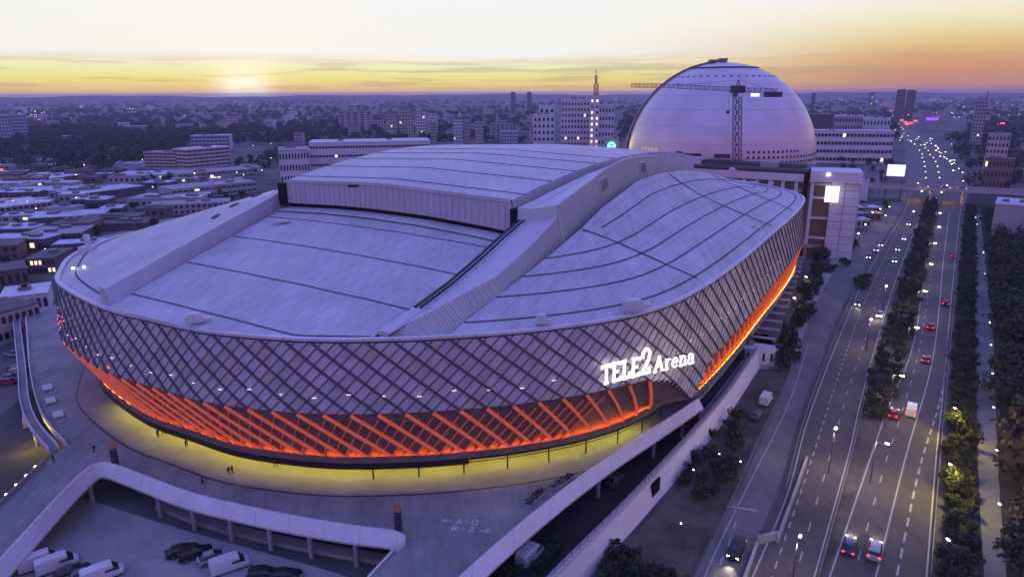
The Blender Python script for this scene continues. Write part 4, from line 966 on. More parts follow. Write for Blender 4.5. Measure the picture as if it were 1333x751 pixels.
# ------------------------------------------------------------------ buildings
M_wn = mat('window_dark', (.03, .03, .04), .25, spec=.6); M_wl = mat('window_lit', (1, .8, .5), emit=1.6, ecol=(1, .72, .36))
WALLS = {n: mat('wall_' + n, c, .75, var=.1, scale=.15) for n, c in dict(white=(.62, .62, .64), cream=(.46, .43, .40), brick=(.20, .15, .13), grey=(.34, .34, .35), brown=(.15, .125, .115), blue=(.38, .41, .52), dark=(.10, .095, .10)).items()}
M_rf = {n: mat('roof_' + n, c, .7, var=.18, scale=.12) for n, c in dict(pale=(.58, .58, .62), grey=(.30, .30, .32), dark=(.11, .105, .11), blue=(.46, .50, .62), red=(.15, .08, .07)).items()}
def frame2(p, q):
    d = (q - p); L = d.length; d /= L; n = Vector((d.y, -d.x, 0))
    if n.dot(p) > 0: n = -n                                  # n faces the camera
    return d, n, L
def block(lab, cat_, name, p, q, depth, h, wall='white', roof='pale', rows=0, cols=0, side=0, lit=.012, group=None, ww=.55, wh=.5, joined=False, over=.25, z=0.0):
    """a building: its front runs from p to q on the ground, n faces the camera"""
    d, n, L = frame2(p, q); t = thing(name, lab, cat_, ((p.x + q.x) / 2, (p.y + q.y) / 2, z), group=group)
    a = Vector((p.x, p.y, 0)); b = Vector((q.x, q.y, 0)); c = b - n * depth; e = a - n * depth
    mb = MB(); mb.prism([a, b, c, e], z, z + h); mb.build('wall', WALLS[wall], t)
    mb = MB(); o = over; mb.prism([a - d * o + n * o, b + d * o + n * o, c + d * o - n * o, e - d * o - n * o], z + h, z + h + max(.3, h * .03)); r = mb.build('roof', M_rf[roof], t)
    mb = MB()
    for k in range(2 if L > 12 else 1):
        u = random.uniform(.2, .8) * L; mb.box(a + d * u - n * depth * random.uniform(.3, .7) + ZZ * (z + h + max(.3, h * .03) + .6), (min(5, L * .2), min(4, depth * .3), 1.4), (d, n, ZZ))
    mb.build('roof_plant', M_grey, r)
    if rows:
        cwd, rht = L / cols, h / rows; jm_ = MB(); jl_ = MB()
        for fc in range(2 if side else 1):
            if fc == 0: o0, dd, nn, CN, cw_ = a, d, n, cols, cwd
            else:
                vis = d if (b).dot(d) < 0 else -d
                o0 = (b if vis == d else a); dd, nn, CN = -n, vis, side; cw_ = depth / side
            for i in range(rows):
                for j in range(CN):
                    pc = o0 + dd * ((j + .5) * cw_) + ZZ * (z + (i + .52) * rht) + nn * .04; s_ = (cw_ * ww, .16, rht * wh); L_ = random.random() < lit
                    if joined: (jl_ if L_ else jm_).box(pc, s_, (dd, nn, ZZ))
                    else:
                        m1 = MB(); m1.box(pc, s_, (dd, nn, ZZ)); m1.build('window', M_wl if L_ else M_wn, t)
        if joined:
            jm_.build('window', M_wn, t, kind='stuff')
            if jl_.f: jl_.build('lit_window', M_wl, t, kind='stuff')
    return t, (a, b, c, e, d, n)
# the long podium office under the dome
p0, p1 = far(884, 232, 350), far(1046, 240, 336)
t, (a, b, c, e, d, n) = block('long flat office slab with white columns and dark windows in front of the dome', 'office building', 'office_slab', Vector((p0.x, p0.y, 0)), Vector((p1.x, p1.y, 0)), 26, 37.5, 'brown', 'dark', over=1.2)
L = (b - a).length
for k in range(10):
    mb = MB(); mb.box(a + d * (L * (k + .5) / 10) + n * .5 + ZZ * 16.5, (1.5, .9, 33), (d, n, ZZ)); mb.build('column', WALLS['white'], t)
mb = MB(); mb.box(a + d * L / 2 + n * .7 + ZZ * 35, (L, 1.2, 3.4), (d, n, ZZ)); mb.build('parapet_band', WALLS['white'], t)
for i in range(5):
    mb = MB(); mb.box(a + d * L / 2 + n * .3 + ZZ * (5 + i * 6), (L - 1, .5, .7), (d, n, ZZ)); mb.build('floor_band', WALLS['cream'], t)
mb = MB(); mb.box(a + d * L * .5 - n * 8 + ZZ * 39.2, (L * .96, 7, 2.2), (d, n, ZZ)); mb.build('roof_plant', WALLS['dark'], t)
for fr, w, h, m in ((.10, 7, 3, 'white'), (.30, 10, 2.4, 'dark'), (.72, 8, 2.6, 'grey')):
    mb = MB(); mb.box(a + d * L * fr - n * 5 + ZZ * (38.6 + h / 2), (w, 5, h), (d, n, ZZ)); mb.build('roof_plant', WALLS[m], t)
# panelled end tower with the lit screen
p0, p1 = Vector((*far(1047, 318, 331).xy, 0)), Vector((*far(1110, 316, 332).xy, 0))
d, n, L = frame2(p0, p1); tw_ = thing('panel_tower', 'white panelled office tower with a glowing square screen at the stadium corner', 'office building', (p0 + p1) / 2)
HTW = 38.6; a_ = p0 + d * L * .42
mb = MB(); mb.prism([a_, p1, p1 - n * 20, a_ - n * 20], 0, HTW); mb.build('wall', WALLS['grey'], tw_)
mb = MB(); mb.prism([p0 - n * 2, a_ - n * 2, a_ - n * 19, p0 - n * 19], 0, HTW - 1); mb.build('glazed_bay', mat('bay_brown', (.10, .07, .055), .4, emit=.012, ecol=(1, .45, .15)), tw_)
mb = MB(); mb.box(p0 + d * .6 + ZZ * HTW / 2, (1.4, 1.6, HTW), (d, n, ZZ)); mb.build('column', WALLS['white'], tw_)
for zz in (9, 18, 27, 33): mb = MB(); mb.box(p0 + d * L * .21 - n * .8 + ZZ * zz, (L * .42 - .2, 2, .8), (d, n, ZZ)); mb.build('floor_band', WALLS['white'], tw_)
mb = MB(); mb.box(p0 + d * L * .5 + ZZ * (HTW - 2.2) - n * 8, (L + 1, 20, 4.6), (d, n, ZZ)); mb.build('parapet_band', WALLS['white'], tw_)
for zi in range(10):
    for (o, q) in ((a_, a_.lerp(p1, .5)), (a_.lerp(p1, .5), p1)):
        mb = MB(); mb.box((o + q) / 2 + n * .12 + ZZ * (1.8 + zi * 3.4), ((q - o).length - .35, .3, 3.15), (d, n, ZZ)); mb.build('cladding_panel', WALLS['white'], tw_)
for zi in range(10):
    mb = MB(); mb.box(p1 - n * 10 + d * .12 + ZZ * (1.8 + zi * 3.4), (.3, 19.6, 3.15), (d, n, ZZ)); mb.build('cladding_panel', WALLS['white'], tw_)
sp_ = far(1083, 253, (a_ + n).length - 2.0); mb = MB(); mb.box(sp_, (5.6, .4, 7.0), (d, n, ZZ)); o = mb.build('lit_screen', M_sign); tag(o, 'glowing white square screen on the panelled office tower', 'screen')
mb = MB(); q = p0 + d * L * .33 + ZZ * (HTW - 1.0) + n * 2.3; mb.box(q, (.9, .4, .9), (d, n, ZZ)); mb.build('wall_lamp', M_lampy, tw_)
# concrete service tower at the bridge end, flag poles, lit billboard
block('pale blank concrete stair tower at the left end of the road bridge', 'tower', 'stair_tower', at(1118, 264, 0), at(1128, 264, 0), 5, 15, 'white', 'pale')
for k, px in enumerate((1110, 1122, 1139, 1147)):
    p = at(px, 258 - k, 0); t = thing('flag_pole', 'bare white flag pole in the row beside the lit billboard', 'flag pole', p, group='flag poles by the billboard'); mb = MB(); mb.tube(p, p + ZZ * (20 + k), .22, .12, 6); mb.build('pole', M_white, t); mb = MB(); mb.tube(p, p + ZZ * .5, .5, n=8); mb.build('foot', M_conc, t)
bp_ = at(1166, 262, 0); t = thing('billboard', 'lit white billboard on two posts beside the far motorway', 'billboard', bp_); fb = far(1166.5, 222, bp_.length); d, n, L = frame2(Vector((*far(1154, 222, bp_.length).xy, 0)), Vector((*far(1178, 222, bp_.length).xy, 0)))
mb = MB(); mb.box(fb, (L * .98, .5, 7.6), (d, n, ZZ)); mb.build('lit_face', M_sign, t)
mb = MB(); mb.box(fb - n * .5, (L * 1.04, .6, 8.2), (d, n, ZZ)); mb.build('frame', M_grey, t)
for o_ in (-.42, .42):
    mb = MB(); q = fb + d * L * o_ - n * .8; mb.tube((q.x, q.y, 0), (q.x, q.y, fb.z), .4, n=8); mb.build('post', M_grey, t)
# road bridge
pa, pb = far(1110, 247, at(1180, 262, 0).length), far(1300, 266, at(1262, 266, 0).length)
br = thing('road_bridge', 'concrete road bridge crossing the motorway with lit abutments below', 'bridge', Vector((pa.x, pa.y, 0)))
A_, B_ = Vector((pa.x, pa.y, 9.2)), Vector((pb.x, pb.y, 9.2)); dB = (B_ - A_).normalized(); nB = Vector((dB.y, -dB.x, 0))
A2, B2 = A_ - dB * 45, B_ + dB * 120
mb = MB(); mb.box((A2 + B2) / 2, ((B2 - A2).length, 13, 1.3), (dB, nB, ZZ)); mb.build('deck', M_asph2, br)
for sgn in (1, -1):
    mb = MB(); mb.box((A2 + B2) / 2 + nB * 6.7 * sgn + ZZ * .55, ((B2 - A2).length, .35, 2.4), (dB, nB, ZZ)); mb.build('parapet', WALLS['cream'], br)
for px in (1177, 1213, 1256):
    q = at(px, 271, 0); k = (q - A_).dot(dB); q = A_ + dB * k; mb = MB(); mb.box((q.x, q.y, 4.2), (1.3, 11, 8.4), (dB, nB, ZZ)); mb.build('pier', WALLS['cream'], br)
bw = mat('abutment_wall', (.34, .25, .14), .8, var=.2, scale=.3)
for x0, x1 in ((1179, 1211), (1217, 1255)):
    q0, q1 = at(x0, 271, 0), at(x1, 271, 0); q0 = A_ + dB * ((q0 - A_).dot(dB)) - nB * 12; q1 = A_ + dB * ((q1 - A_).dot(dB)) - nB * 12
    mb = MB(); mb.box(((q0 + q1) / 2).xy.to_3d() + ZZ * 7.6, ((q1 - q0).length, .5, 2.2), (dB, nB, ZZ)); mb.build('cross_beam', bw, br)
    m_ = (q0 + q1) / 2; light('bridge_lamp', (m_.x + nB.x * 7, m_.y + nB.y * 7, 6.8), 2600, (1, .55, .12), .4)
for k, (px, lab) in enumerate(((1226, 'dark car crossing the road bridge'), (1246, 'second dark car crossing the road bridge'), (1199, 'silver car crossing the road bridge near the billboard'))):
    q = at(px, 262, 0); q = A_ + dB * ((q - A_).dot(dB)) + nB * 1.5; car('car', ('black', 'grey', 'silver')[k], ('black car crossing the road bridge, between the two lamps', 'grey car crossing the road bridge, toward its right end', 'silver car crossing the road bridge near the billboard')[k], Vector((q.x, q.y, 9.86)), math.atan2(-dB.x, dB.y), True, 'cars on the road bridge')
# low buildings right of the panelled tower
for lab, x0, x1, yb, dp, h, w_, r_ in (('small pavilion with a pale curved roof beside the slip road, upper one', 1118, 1146, 279, 10, 4, 'dark', 'pale'), ('small pavilion with a green lit roof beside the slip road, middle one', 1110, 1147, 287, 8, 4, 'dark', 'grey'), ('small pale shed beside the slip road, lower one nearest the panelled tower', 1104, 1132, 297, 9, 4.5, 'grey', 'blue')):
    block(lab, 'pavilion', 'pavilion', at(x0, yb, 0), at(x1, yb, 0), dp, h, w_, r_, rows=1, cols=5, group='pavilions by the slip road')
# terraces along the stadium's right side
wallp = cat_rom([at(*p, 5) for p in [(690, 785), (725, 745), (830, 640), (935, 525), (985, 455)]], 6)
wall = thing('retaining_wall', 'long white wall with a railing running along the dark lane under the stadium', 'wall', Vector((wallp[8].x, wallp[8].y, 0)))
mb = MB(); mb.sweep([(Vector((p.x, p.y, 0)), s) for p, s in sides(wallp)], [(-.35, 0), (-.35, 5), (.3, 5.0), (1.2, 0)]); mb.build('wall_face', WALLS['white'], wall)
mb = MB(); mb.sweep([(Vector((p.x, p.y, 5.0)), s) for p, s in sides(wallp)], [(-.6, .02), (-.6, .3), (.45, .3), (.45, .02)]); mb.build('coping', WALLS['cream'], wall)
mb = MB()
for i, (p, s) in enumerate(sides(resample(wallp, 50)[0])):
    mb.tube((p.x, p.y, 5.2), (p.x, p.y, 6.2), .05, n=4)
for z in (5.7, 6.2): mb.sweep([(Vector((p.x, p.y, z)), s) for p, s in sides(wallp)], [(-.05, -.04), (-.05, .04), (.05, .04), (.05, -.04)])
mb.build('railing', M_grey, wall, kind='stuff')
for px, py in ((845, 642), (862, 624)):
    q = at(px, py, 3.0); i = min(range(len(wallp)), key=lambda k: (wallp[k].xy - q.xy).length); p, s = sides(wallp)[i]; T = Vector((-s.y, s.x, 0))
    mb = MB(); mb.box(Vector((p.x, p.y, 2.6)) + s * .72, (.35, 3.4, 3.4), (s, T, ZZ)); mb.build('opening', M_black, wall)
patch('dark_lane', [(560, 800), (640, 740), (760, 640), (860, 565), (925, 520), (985, 455), (935, 525), (830, 640), (735, 740), (690, 800)], mat('lane_soil', (.035, .03, .03), .95, var=.4, scale=.3), .018)
# stepped low wing with roof slats by the far right flank
wg0, wg1 = at(1003, 470, 0), at(1046, 348, 0); d = (wg1 - wg0).normalized(); n = Vector((d.y, -d.x, 0)); L = (wg1 - wg0).length
wing = thing('low_wing', 'low dark wing with pale roof beams beside the glowing right flank of the stadium', 'building', wg0)
mb = MB(); mb.box((wg0 + wg1) / 2 - n * 5 + ZZ * 2.4, (11, L, 4.8), (n, d, ZZ)); mb.build('wall', WALLS['dark'], wing)
for k in range(14):
    mb = MB(); mb.box(wg0 + d * (L * (k + .5) / 14) - n * 5 + ZZ * 5.1, (11, .8, .5), (n, d, ZZ)); b_ = mb.build('roof_beam', WALLS['cream'], wing)
    if k % 2: mb = MB(); mb.box(wg0 + d * (L * (k + .5) / 14) + n * .3 + ZZ * 4.5, (.3, .4, .3), (n, d, ZZ)); mb.build('lamp', M_lampy, b_)
block('low white plant room at the right corner of the stadium, above the grass', 'building', 'plant_room', at(968, 474, 0), at(1008, 476, 0), 12, 4.5, 'white', 'pale', rows=1, cols=4, ww=.3)
# underpass portal on the slip road
pp = at(985, 708, 0); d, n, L = frame2(at(985, 712, 0), at(1012, 706, 0)); port = thing('underpass_portal', 'pale concrete ramp parapet standing between the two lanes at the bottom', 'portal', pp)
mb = MB(); mb.box(pp + d * L / 2 + ZZ * .8, (L, .5, 1.6), (d, n, ZZ)); mb.build('headwall', M_conc, port)
for e_, q_ in ((at(1012, 706, 0), at(1050, 600, 0)), (at(985, 712, 0), at(968, 760, 0))):
    mb = MB(); mb.bar(e_ + ZZ * .55, q_ + ZZ * .55, .45, 1.1); mb.build('side_wall', M_conc, port)
def fence(name, lab, cat_, pts, h=.8, sp=4.0, m=M_grey):
    ps = cat_rom([at(*p, 0) for p in pts], 8); t = thing(name, lab, cat_, ps[0]); L = sum((q - p).length for p, q in zip(ps, ps[1:])); n_ = max(2, int(L / sp)); rs, _ = resample(ps, n_)
    mb = MB(); mb.sweep([(Vector((p.x, p.y, h - .12)), s) for p, s in sides(rs)], [(-.06, -.15), (-.06, .15), (.06, .15), (.06, -.15)]); mb.build('rail', m, t)
    mb = MB()
    for p in rs: mb.box((p.x, p.y, h / 2 - .05), (.12, .12, h - .1))
    mb.build('posts', m, t, kind='stuff'); return t
fence('guard_rail', 'steel guard rail along the left edge of the median grass', 'guard rail', [(1066, 751), (1109, 591), (1124, 525), (1141, 457), (1170, 365)])
fence('guard_rail', 'steel guard rail along the right edge of the motorway by the trees', 'guard rail', [(1211, 751), (1224, 591), (1231, 517), (1238, 440), (1247, 340), (1254, 276)])
fence('guard_rail', 'steel guard rail between the slip road and the motorway', 'guard rail', [(1022, 640), (1048, 545), (1086, 440), (1124, 355)])
fence('guard_rail', 'steel guard rail beside the grass slope along the side lane', 'guard rail', [(898, 770), (915, 735), (950, 660), (985, 580), (1010, 530)])
# slender ramp with tall white parapet on the far left
rp = [at(*p, DZ) for p in [(86, 580), (60, 550), (47, 520), (42, 480), (36, 440), (31, 405)]]
ramp_ = thing('footbridge_ramp', 'slender white footbridge ramp rising past the left street', 'footbridge', rp[0])
rc = cat_rom(rp, 5)
for off in (-1.3, -2.9):
    mb = MB(); mb.sweep([(p + Vector((s.x * off, s.y * off, 0)), s) for p, s in sides(rc)], [(-.1, -.5), (-.1, .75), (.1, .75), (.1, -.5)]); mb.build('side_parapet', M_white, ramp_)
mb = MB(); mb.sweep([(p + Vector((s.x * -2.1, s.y * -2.1, 0)), s) for p, s in sides(rc)], [(-.7, -.45), (-.7, 0), (.7, 0), (.7, -.45)]); mb.build('walkway', M_deck, ramp_)
for k in range(0, len(rc), 6):
    p, s = sides(rc)[k]; mb = MB(); q = p - s * 2.1; mb.tube((q.x, q.y, 0), (q.x, q.y, DZ - .5), .3, n=8); mb.build('pillar', M_conc, ramp_)
yl = at(62, 592, 0); light('street_glow', (yl.x - 4, yl.y + 2, 4.5), 1300, (1, .7, .08), .4)
# ---- industrial sheds and blocks on the left
def hgt(px, yb, yt):
    g = at(px, yb, 0); return max(3, far(px, yt, g.xy.length).z)
def B(lab, x0, y0, x1, y1, yt, depth, wall, roof, rows=0, cols=0, side=0, name='warehouse', cat_='warehouse', **k):
    return block(lab, cat_, name, at(x0, y0, 0), at(x1, y1, 0), depth, hgt(x0, y0, yt) * (.68 if name == 'warehouse' else .85), wall, roof, rows, cols, side, **k)
B('long low white office wing with banded windows in the tree belt, left part', 190, 223, 246, 224, 194, 16, 'cream', 'grey', 6, 9, 3, 'office_block', 'office building', ww=.92, wh=.42)
B('tall cream office wing with banded windows in the tree belt, right part', 246, 225, 302, 219, 190, 22, 'cream', 'pale', 6, 8, 3, 'office_block', 'office building', ww=.9, wh=.4)
B('blue white office slab behind the cream office wings', 250, 196, 300, 195, 174, 25, 'blue', 'blue', 4, 10, 0, 'office_block', 'office building', joined=True, ww=.8)
B('long flat white hall among trees behind the cream office wings', 290, 182, 370, 180, 174, 30, 'white', 'pale', name='hall', cat_='hall')
B('long pale shed with a light grey roof at the edge of the wood', 24, 245, 118, 231, 236, 30, 'dark', 'pale')
B('wide shed with long blue roof near the left edge, above the glass fronted hall', -30, 257, 96, 253, 248, 28, 'dark', 'blue')
B('pale hall with a row of white door bays at the left edge', -40, 290, 70, 276, 268, 34, 'grey', 'pale', 2, 14, 0, ww=.7, joined=True)
B('blue white hall with a square block on top, right of the wood', 146, 236, 226, 234, 226, 40, 'blue', 'blue', 1, 8, joined=True)
B('small square blue building standing behind the blue white hall', 148, 222, 184, 221, 212, 18, 'blue', 'blue', name='block', cat_='building')
B('wide shed with a pale sloping roof left of the lamp mast', 104, 264, 190, 252, 248, 26, 'dark', 'blue')
B('flat blue roofed shed in front of the car park on the left', 38, 294, 134, 289, 280, 24, 'dark', 'blue')
B('long grey two storey works building behind the lamp mast', 225, 262, 335, 250, 240, 26, 'grey', 'grey', 2, 16, 0, ww=.8, wh=.3, joined=True)
B('second long grey works building above the first one', 232, 238, 330, 230, 222, 30, 'grey', 'grey', 2, 14, 0, ww=.8, wh=.3, joined=True)
B('grey flat roofed yard building left of the stadium with parked cars beside it', 30, 322, 108, 318, 300, 26, 'dark', 'grey', 1, 12, 0, ww=.4, joined=True)
B('dark brick depot with a row of small lit windows behind the stadium corner', 36, 358, 74, 356, 334, 20, 'brown', 'dark', 2, 7, 0, 'depot', 'building', lit=.3)
B('white flat roofed box building close to the left edge of the stadium', 4, 412, 66, 404, 384, 16, 'white', 'pale', 1, 7, 0, 'workshop', 'building')
B('beige street building with a long row of square windows at the left edge', -60, 470, 58, 432, 418, 16, 'cream', 'dark', 2, 13, 0, 'street_building', 'building', ww=.6, wh=.42, lit=.02)
B('low dark roofed building behind the white box at the left edge', -50, 385, 40, 372, 356, 16, 'brown', 'dark', 1, 9, 0, 'street_building', 'building')
B('dark brown terrace of roofs left of the stadium, above the white box', -60, 345, 26, 338, 322, 18, 'brown', 'dark', 2, 8, 0, 'street_building', 'building')
B('dark long shed with car park in front, middle of the left works area', 100, 302, 190, 300, 288, 18, 'dark', 'dark')
B('long two storey pale works hall in front of the grey works buildings', 196, 282, 300, 276, 262, 18, 'grey', 'grey', 2, 14, joined=True)
# behind the roof: long low hall, apartment blocks, white towers
def BF(lab, x0, x1, yt, dist, hbase, depth, wall, roof, rows=0, cols=0, side=0, name='apartment_block', cat_='apartment block', skew=0.0, **k):
    p, q = far(x0, yt, dist), far(x1, yt, dist * (1 + skew)); return block(lab, cat_, name, Vector((p.x, p.y, 0)), Vector((q.x, q.y, 0)), depth, max(4, p.z), wall, roof, rows, cols, side, **k)
BF('very long low white hall just behind the stadium roof', 402, 560, 187, 640, 0, 40, 'white', 'pale', 4, 40, 2, 'hall', 'hall', ww=.8, wh=.25, joined=True)
BF('grey white stepped hall left of the very long white hall', 362, 402, 197, 600, 0, 40, 'white', 'grey', 3, 10, 2, 'hall', 'hall', joined=True)
for lab, x0, x1, yt, dist, w in (('pale slab apartment block in the row behind the long hall, leftmost', 502, 516, 150, 1150, 'cream'), ('brown apartment block beside the pale slab behind the long hall', 519, 538, 150, 1180, 'cream'), ('white apartment block in the middle of the row behind the long hall', 540, 556, 147, 1250, 'white'), ('white end gable apartment block right of the row middle', 557, 569, 149, 1220, 'white'), ('narrow grey tower block nearest the long hall', 560, 568, 160, 980, 'grey'), ('white tower block among trees, second from the right of the row', 590, 602, 157, 1000, 'white'), ('paired grey tower block at the right end of the row', 604, 612, 158, 960, 'grey'), ('cream paired tower block at the right end of the row', 618, 629, 160, 960, 'cream'), ('wide pale block at the far end of the row, against the stadium roof', 640, 668, 162, 1100, 'grey'), ('long low pale slab far behind the tree belt', 440, 484, 146, 1500, 'grey')):
    BF(lab, x0, x1, yt, dist, 0, 16, w, 'grey', 8, 5, 2, joined=True, group='apartment blocks behind the long hall', lit=.01)
M_scr = None
wt = [('white stepped office tower with small windows, low left wing', 694, 722, 152, 640, 5, 9), ('white stepped office tower with small windows, second step', 702, 722, 140, 655, 3, 9), ('broad white office tower with rows of small windows', 731, 768, 132, 640, 9, 13), ('white office tower right of the antenna mast', 768, 800, 139, 620, 8, 9)]
for lab, x0, x1, yt, dist, cols, rows in wt:
    BF(lab, x0, x1, yt, dist, 0, 18, 'white', 'pale', rows, cols, 3, 'office_tower', 'office tower', group='white office towers behind the stadium', ww=.5, wh=.45, lit=.02)
BF('tall narrow white lift tower carrying the antenna mast', 768, 781, 128, 612, 0, 12, 'white', 'pale', 14, 2, 0, 'lift_tower', 'office tower', ww=.35, wh=.4, lit=.5)
p = far(776, 128, 618); q = far(776, 91, 618); t = thing('antenna_mast', 'red lattice antenna mast on top of the narrow white tower', 'antenna mast', p)
mb = MB(); lattice(mb, p, p.lerp(q, .5), 3.0, 6, .4); mb.build('lower_mast', M_creamy, t, kind='stuff'); mb = MB(); lattice(mb, p.lerp(q, .5), p.lerp(q, .8), 1.6, 4, .35); mb.bar(p.lerp(q, .8), q, .5); mb.build('upper_mast', M_creamy, t, kind='stuff')
BF('grey service block carrying a green glowing sign behind the stadium roof', 787, 806, 182, 560, 0, 14, 'grey', 'grey', name='service_block', cat_='building')
p = far(796, 191, 557); mb = MB()
d_, n_ = Vector((1, -.2, 0)).normalized(), Vector((-.2, -1, 0)).normalized()
for k in range(9):
    a_ = R(180 * k / 8); mb.box(p + d_ * (2.6 * math.cos(a_)) + ZZ * (3.0 * math.sin(a_)), (1.5, .5, 1.3), (d_, n_, ZZ))
mb.box(p + ZZ * .2, (4.6, .5, 1.6), (d_, n_, ZZ)); o = mb.build('green_sign', mat('green_neon', (.2, 1, .7), emit=1.6, ecol=(.25, 1, .72))); tag(o, 'dome shaped green neon sign behind the stadium roof', 'sign')
BF('long white office with window bands right of the dome', 1060, 1165, 171, 800, 0, 24, 'white', 'blue', 4, 22, 0, 'office_building', 'office building', ww=.8, wh=.4, skew=.02)
BF('dark square office block behind the long white office', 1052, 1085, 150, 1100, 0, 40, 'dark', 'dark', name='office_building', cat_='office building')
BF('pale grey office block behind the long white office, beside the dark one', 1086, 1124, 152, 1080, 0, 40, 'grey', 'blue', 4, 10, 0, 'office_building', 'office building', joined=True)
BF('square pale block with a grey stair core behind the long white office', 1124, 1160, 155, 1150, 0, 40, 'white', 'blue', 3, 8, 0, 'office_building', 'office building', joined=True)
for lab, x0, x1, yt in (('dark twin high rise on the horizon, left half', 1168, 1180, 118), ('dark twin high rise on the horizon, right half', 1181, 1193, 119)): BF(lab, x0, x1, yt, 2100, 0, 30, 'brown', 'dark', 18, 5, 0, 'high_rise', 'high rise', joined=True, group='twin high rises')
BF('slim high rise on the horizon left of the twin towers', 1131, 1139, 122, 2500, 0, 25, 'grey', 'dark', 14, 4, 0, 'high_rise', 'high rise', joined=True)
BF('slim dark high rise on the horizon just right of the dome', 1057, 1062, 122, 2500, 0, 25, 'dark', 'dark', name='high_rise', cat_='high rise')
BF('tall pale tapering tower at the right edge of the skyline', 1271, 1287, 132, 1050, 0, 20, 'grey', 'grey', 14, 4, 0, 'high_rise', 'high rise', joined=True)
p = far(1284, 132, 1056); t = thing('roof_mast', 'thin mast on the tall pale tower at the right edge', 'mast', p); mb = MB(); mb.bar(p, p + ZZ * 12, .9); mb.build('mast', M_grey, t)
BF('beige tower block among trees at the right edge', 1287, 1316, 176, 700, 0, 16, 'cream', 'grey', 7, 6, 0, joined=True)
BF('brick row house with pale gable at the right edge, below the beige tower', 1283, 1322, 207, 640, 0, 14, 'brick', 'red', 3, 8, 0, 'row_house', 'house', joined=True)
BF('pale flat roofed shed in the trees at the right edge by the bridge', 1296, 1345, 266, 405, 0, 25, 'grey', 'blue', name='shed', cat_='shed')
for k, px in enumerate((668, 689)):
    BF(('slim dark high rise on the horizon, left of the white office towers', 'second slim high rise on the horizon, close to the white office towers')[k], px - 3, px + 3, 121, 2600, 0, 20, 'brown', 'dark', name='high_rise', cat_='high rise')
BF('pale slab of flats at the far left edge of the skyline', -20, 12, 151, 1350, 0, 25, 'blue', 'blue', 8, 8, joined=True); BF('second pale slab of flats at the left edge, beside the lit slope', 12, 33, 150, 1400, 0, 25, 'blue', 'blue', 8, 6, joined=True)
# small low sheds between the named ones
SML = [('small pale roofed shed among the works yards on the left', 'grey', 'pale'), ('small blue roofed shed among the works yards on the left', 'dark', 'blue'), ('small dark roofed shed among the works yards on the left', 'brown', 'dark'), ('small grey roofed shed among the works yards on the left', 'grey', 'grey')]
taken = [(o.location.x, o.location.y) for o in bpy.data.objects if o.get('category') in ('warehouse', 'building', 'hall', 'office building') and o.location.x < 0]
k = 0
for tries in range(3000):
    if k >= 64: break
    px, py = random.uniform(-20, 330), 216 + 130 * random.random() ** 1.6
    if px > 330 - (py - 216) * 1.9 or py > 300 and px > 100: continue
    p = at(px, py, 0)
    if any((p.x - x_) ** 2 + (p.y - y_) ** 2 < (22 if py > 260 else 28) ** 2 for x_, y_ in taken): continue
    taken.append((p.x, p.y)); lab, w_, r_ = SML[k % 4]; lab = lab.replace('on the left', 'close to the stadium' if py > 270 else 'at the left edge' if px < 90 else 'below the office wings' if py < 240 else 'midway to the lamp mast'); a_ = random.gauss(.15, .12); dd = Vector((math.cos(a_), math.sin(a_), 0)); L_ = random.uniform(12, 32)
    block(lab, 'shed', 'shed', p, p + dd * L_, random.uniform(9, 16), random.uniform(3.5, 7), w_, r_, 1, max(3, int(L_ / 4)), 0, group=lab.replace('shed', 'sheds', 1), joined=True, ww=.5, wh=.35, lit=.03); k += 1
# cars in the left yards
cn = ('white', 'silver', 'black', 'grey', 'red', 'blue')
WH = {0: 'yard before the grey works buildings', 1: 'yard in front of the flat blue shed', 2: 'yard beside the grey flat roofed building', 3: 'street under the stadium corner'}
for w_, (x0, y0, x1, y1, n_) in enumerate(((205, 272, 296, 268, 15), (60, 301, 150, 297, 11), (120, 326, 165, 312, 8), (8, 500, 36, 480, 4))):
    q0, q1 = at(x0, y0, 0), at(x1, y1, 0); d = (q1 - q0).normalized(); a_ = math.atan2(-d.x, d.y) + 1.57
    for k in range(n_):
        c_ = random.choice(cn); p = q0.lerp(q1, (k + random.uniform(-.2, .2)) / n_); car(random.choice(('car', 'car', 'suv', 'van')), c_, '%s vehicle parked in the %s' % (c_, WH[w_]), p, a_ + random.choice((0, math.pi)), False, '%s vehicles in the %s' % (c_, WH[w_]), 'car')
patch('yard_ground', [(180, 282), (320, 274), (330, 262), (200, 264)], M_asph2, .03); patch('yard_ground', [(40, 308), (160, 303), (170, 293), (50, 296)], M_asph2, .035)
wroad('works_road', [(-40, 302), (60, 312), (140, 306), (210, 286), (330, 276)], [(-40, 308), (60, 318), (146, 311), (216, 290), (330, 280)], M_lot, .04)
wroad('works_road', [(-40, 250), (100, 247), (140, 240), (240, 244)], [(-40, 253), (100, 250), (142, 243), (240, 247)], M_lot, .045)
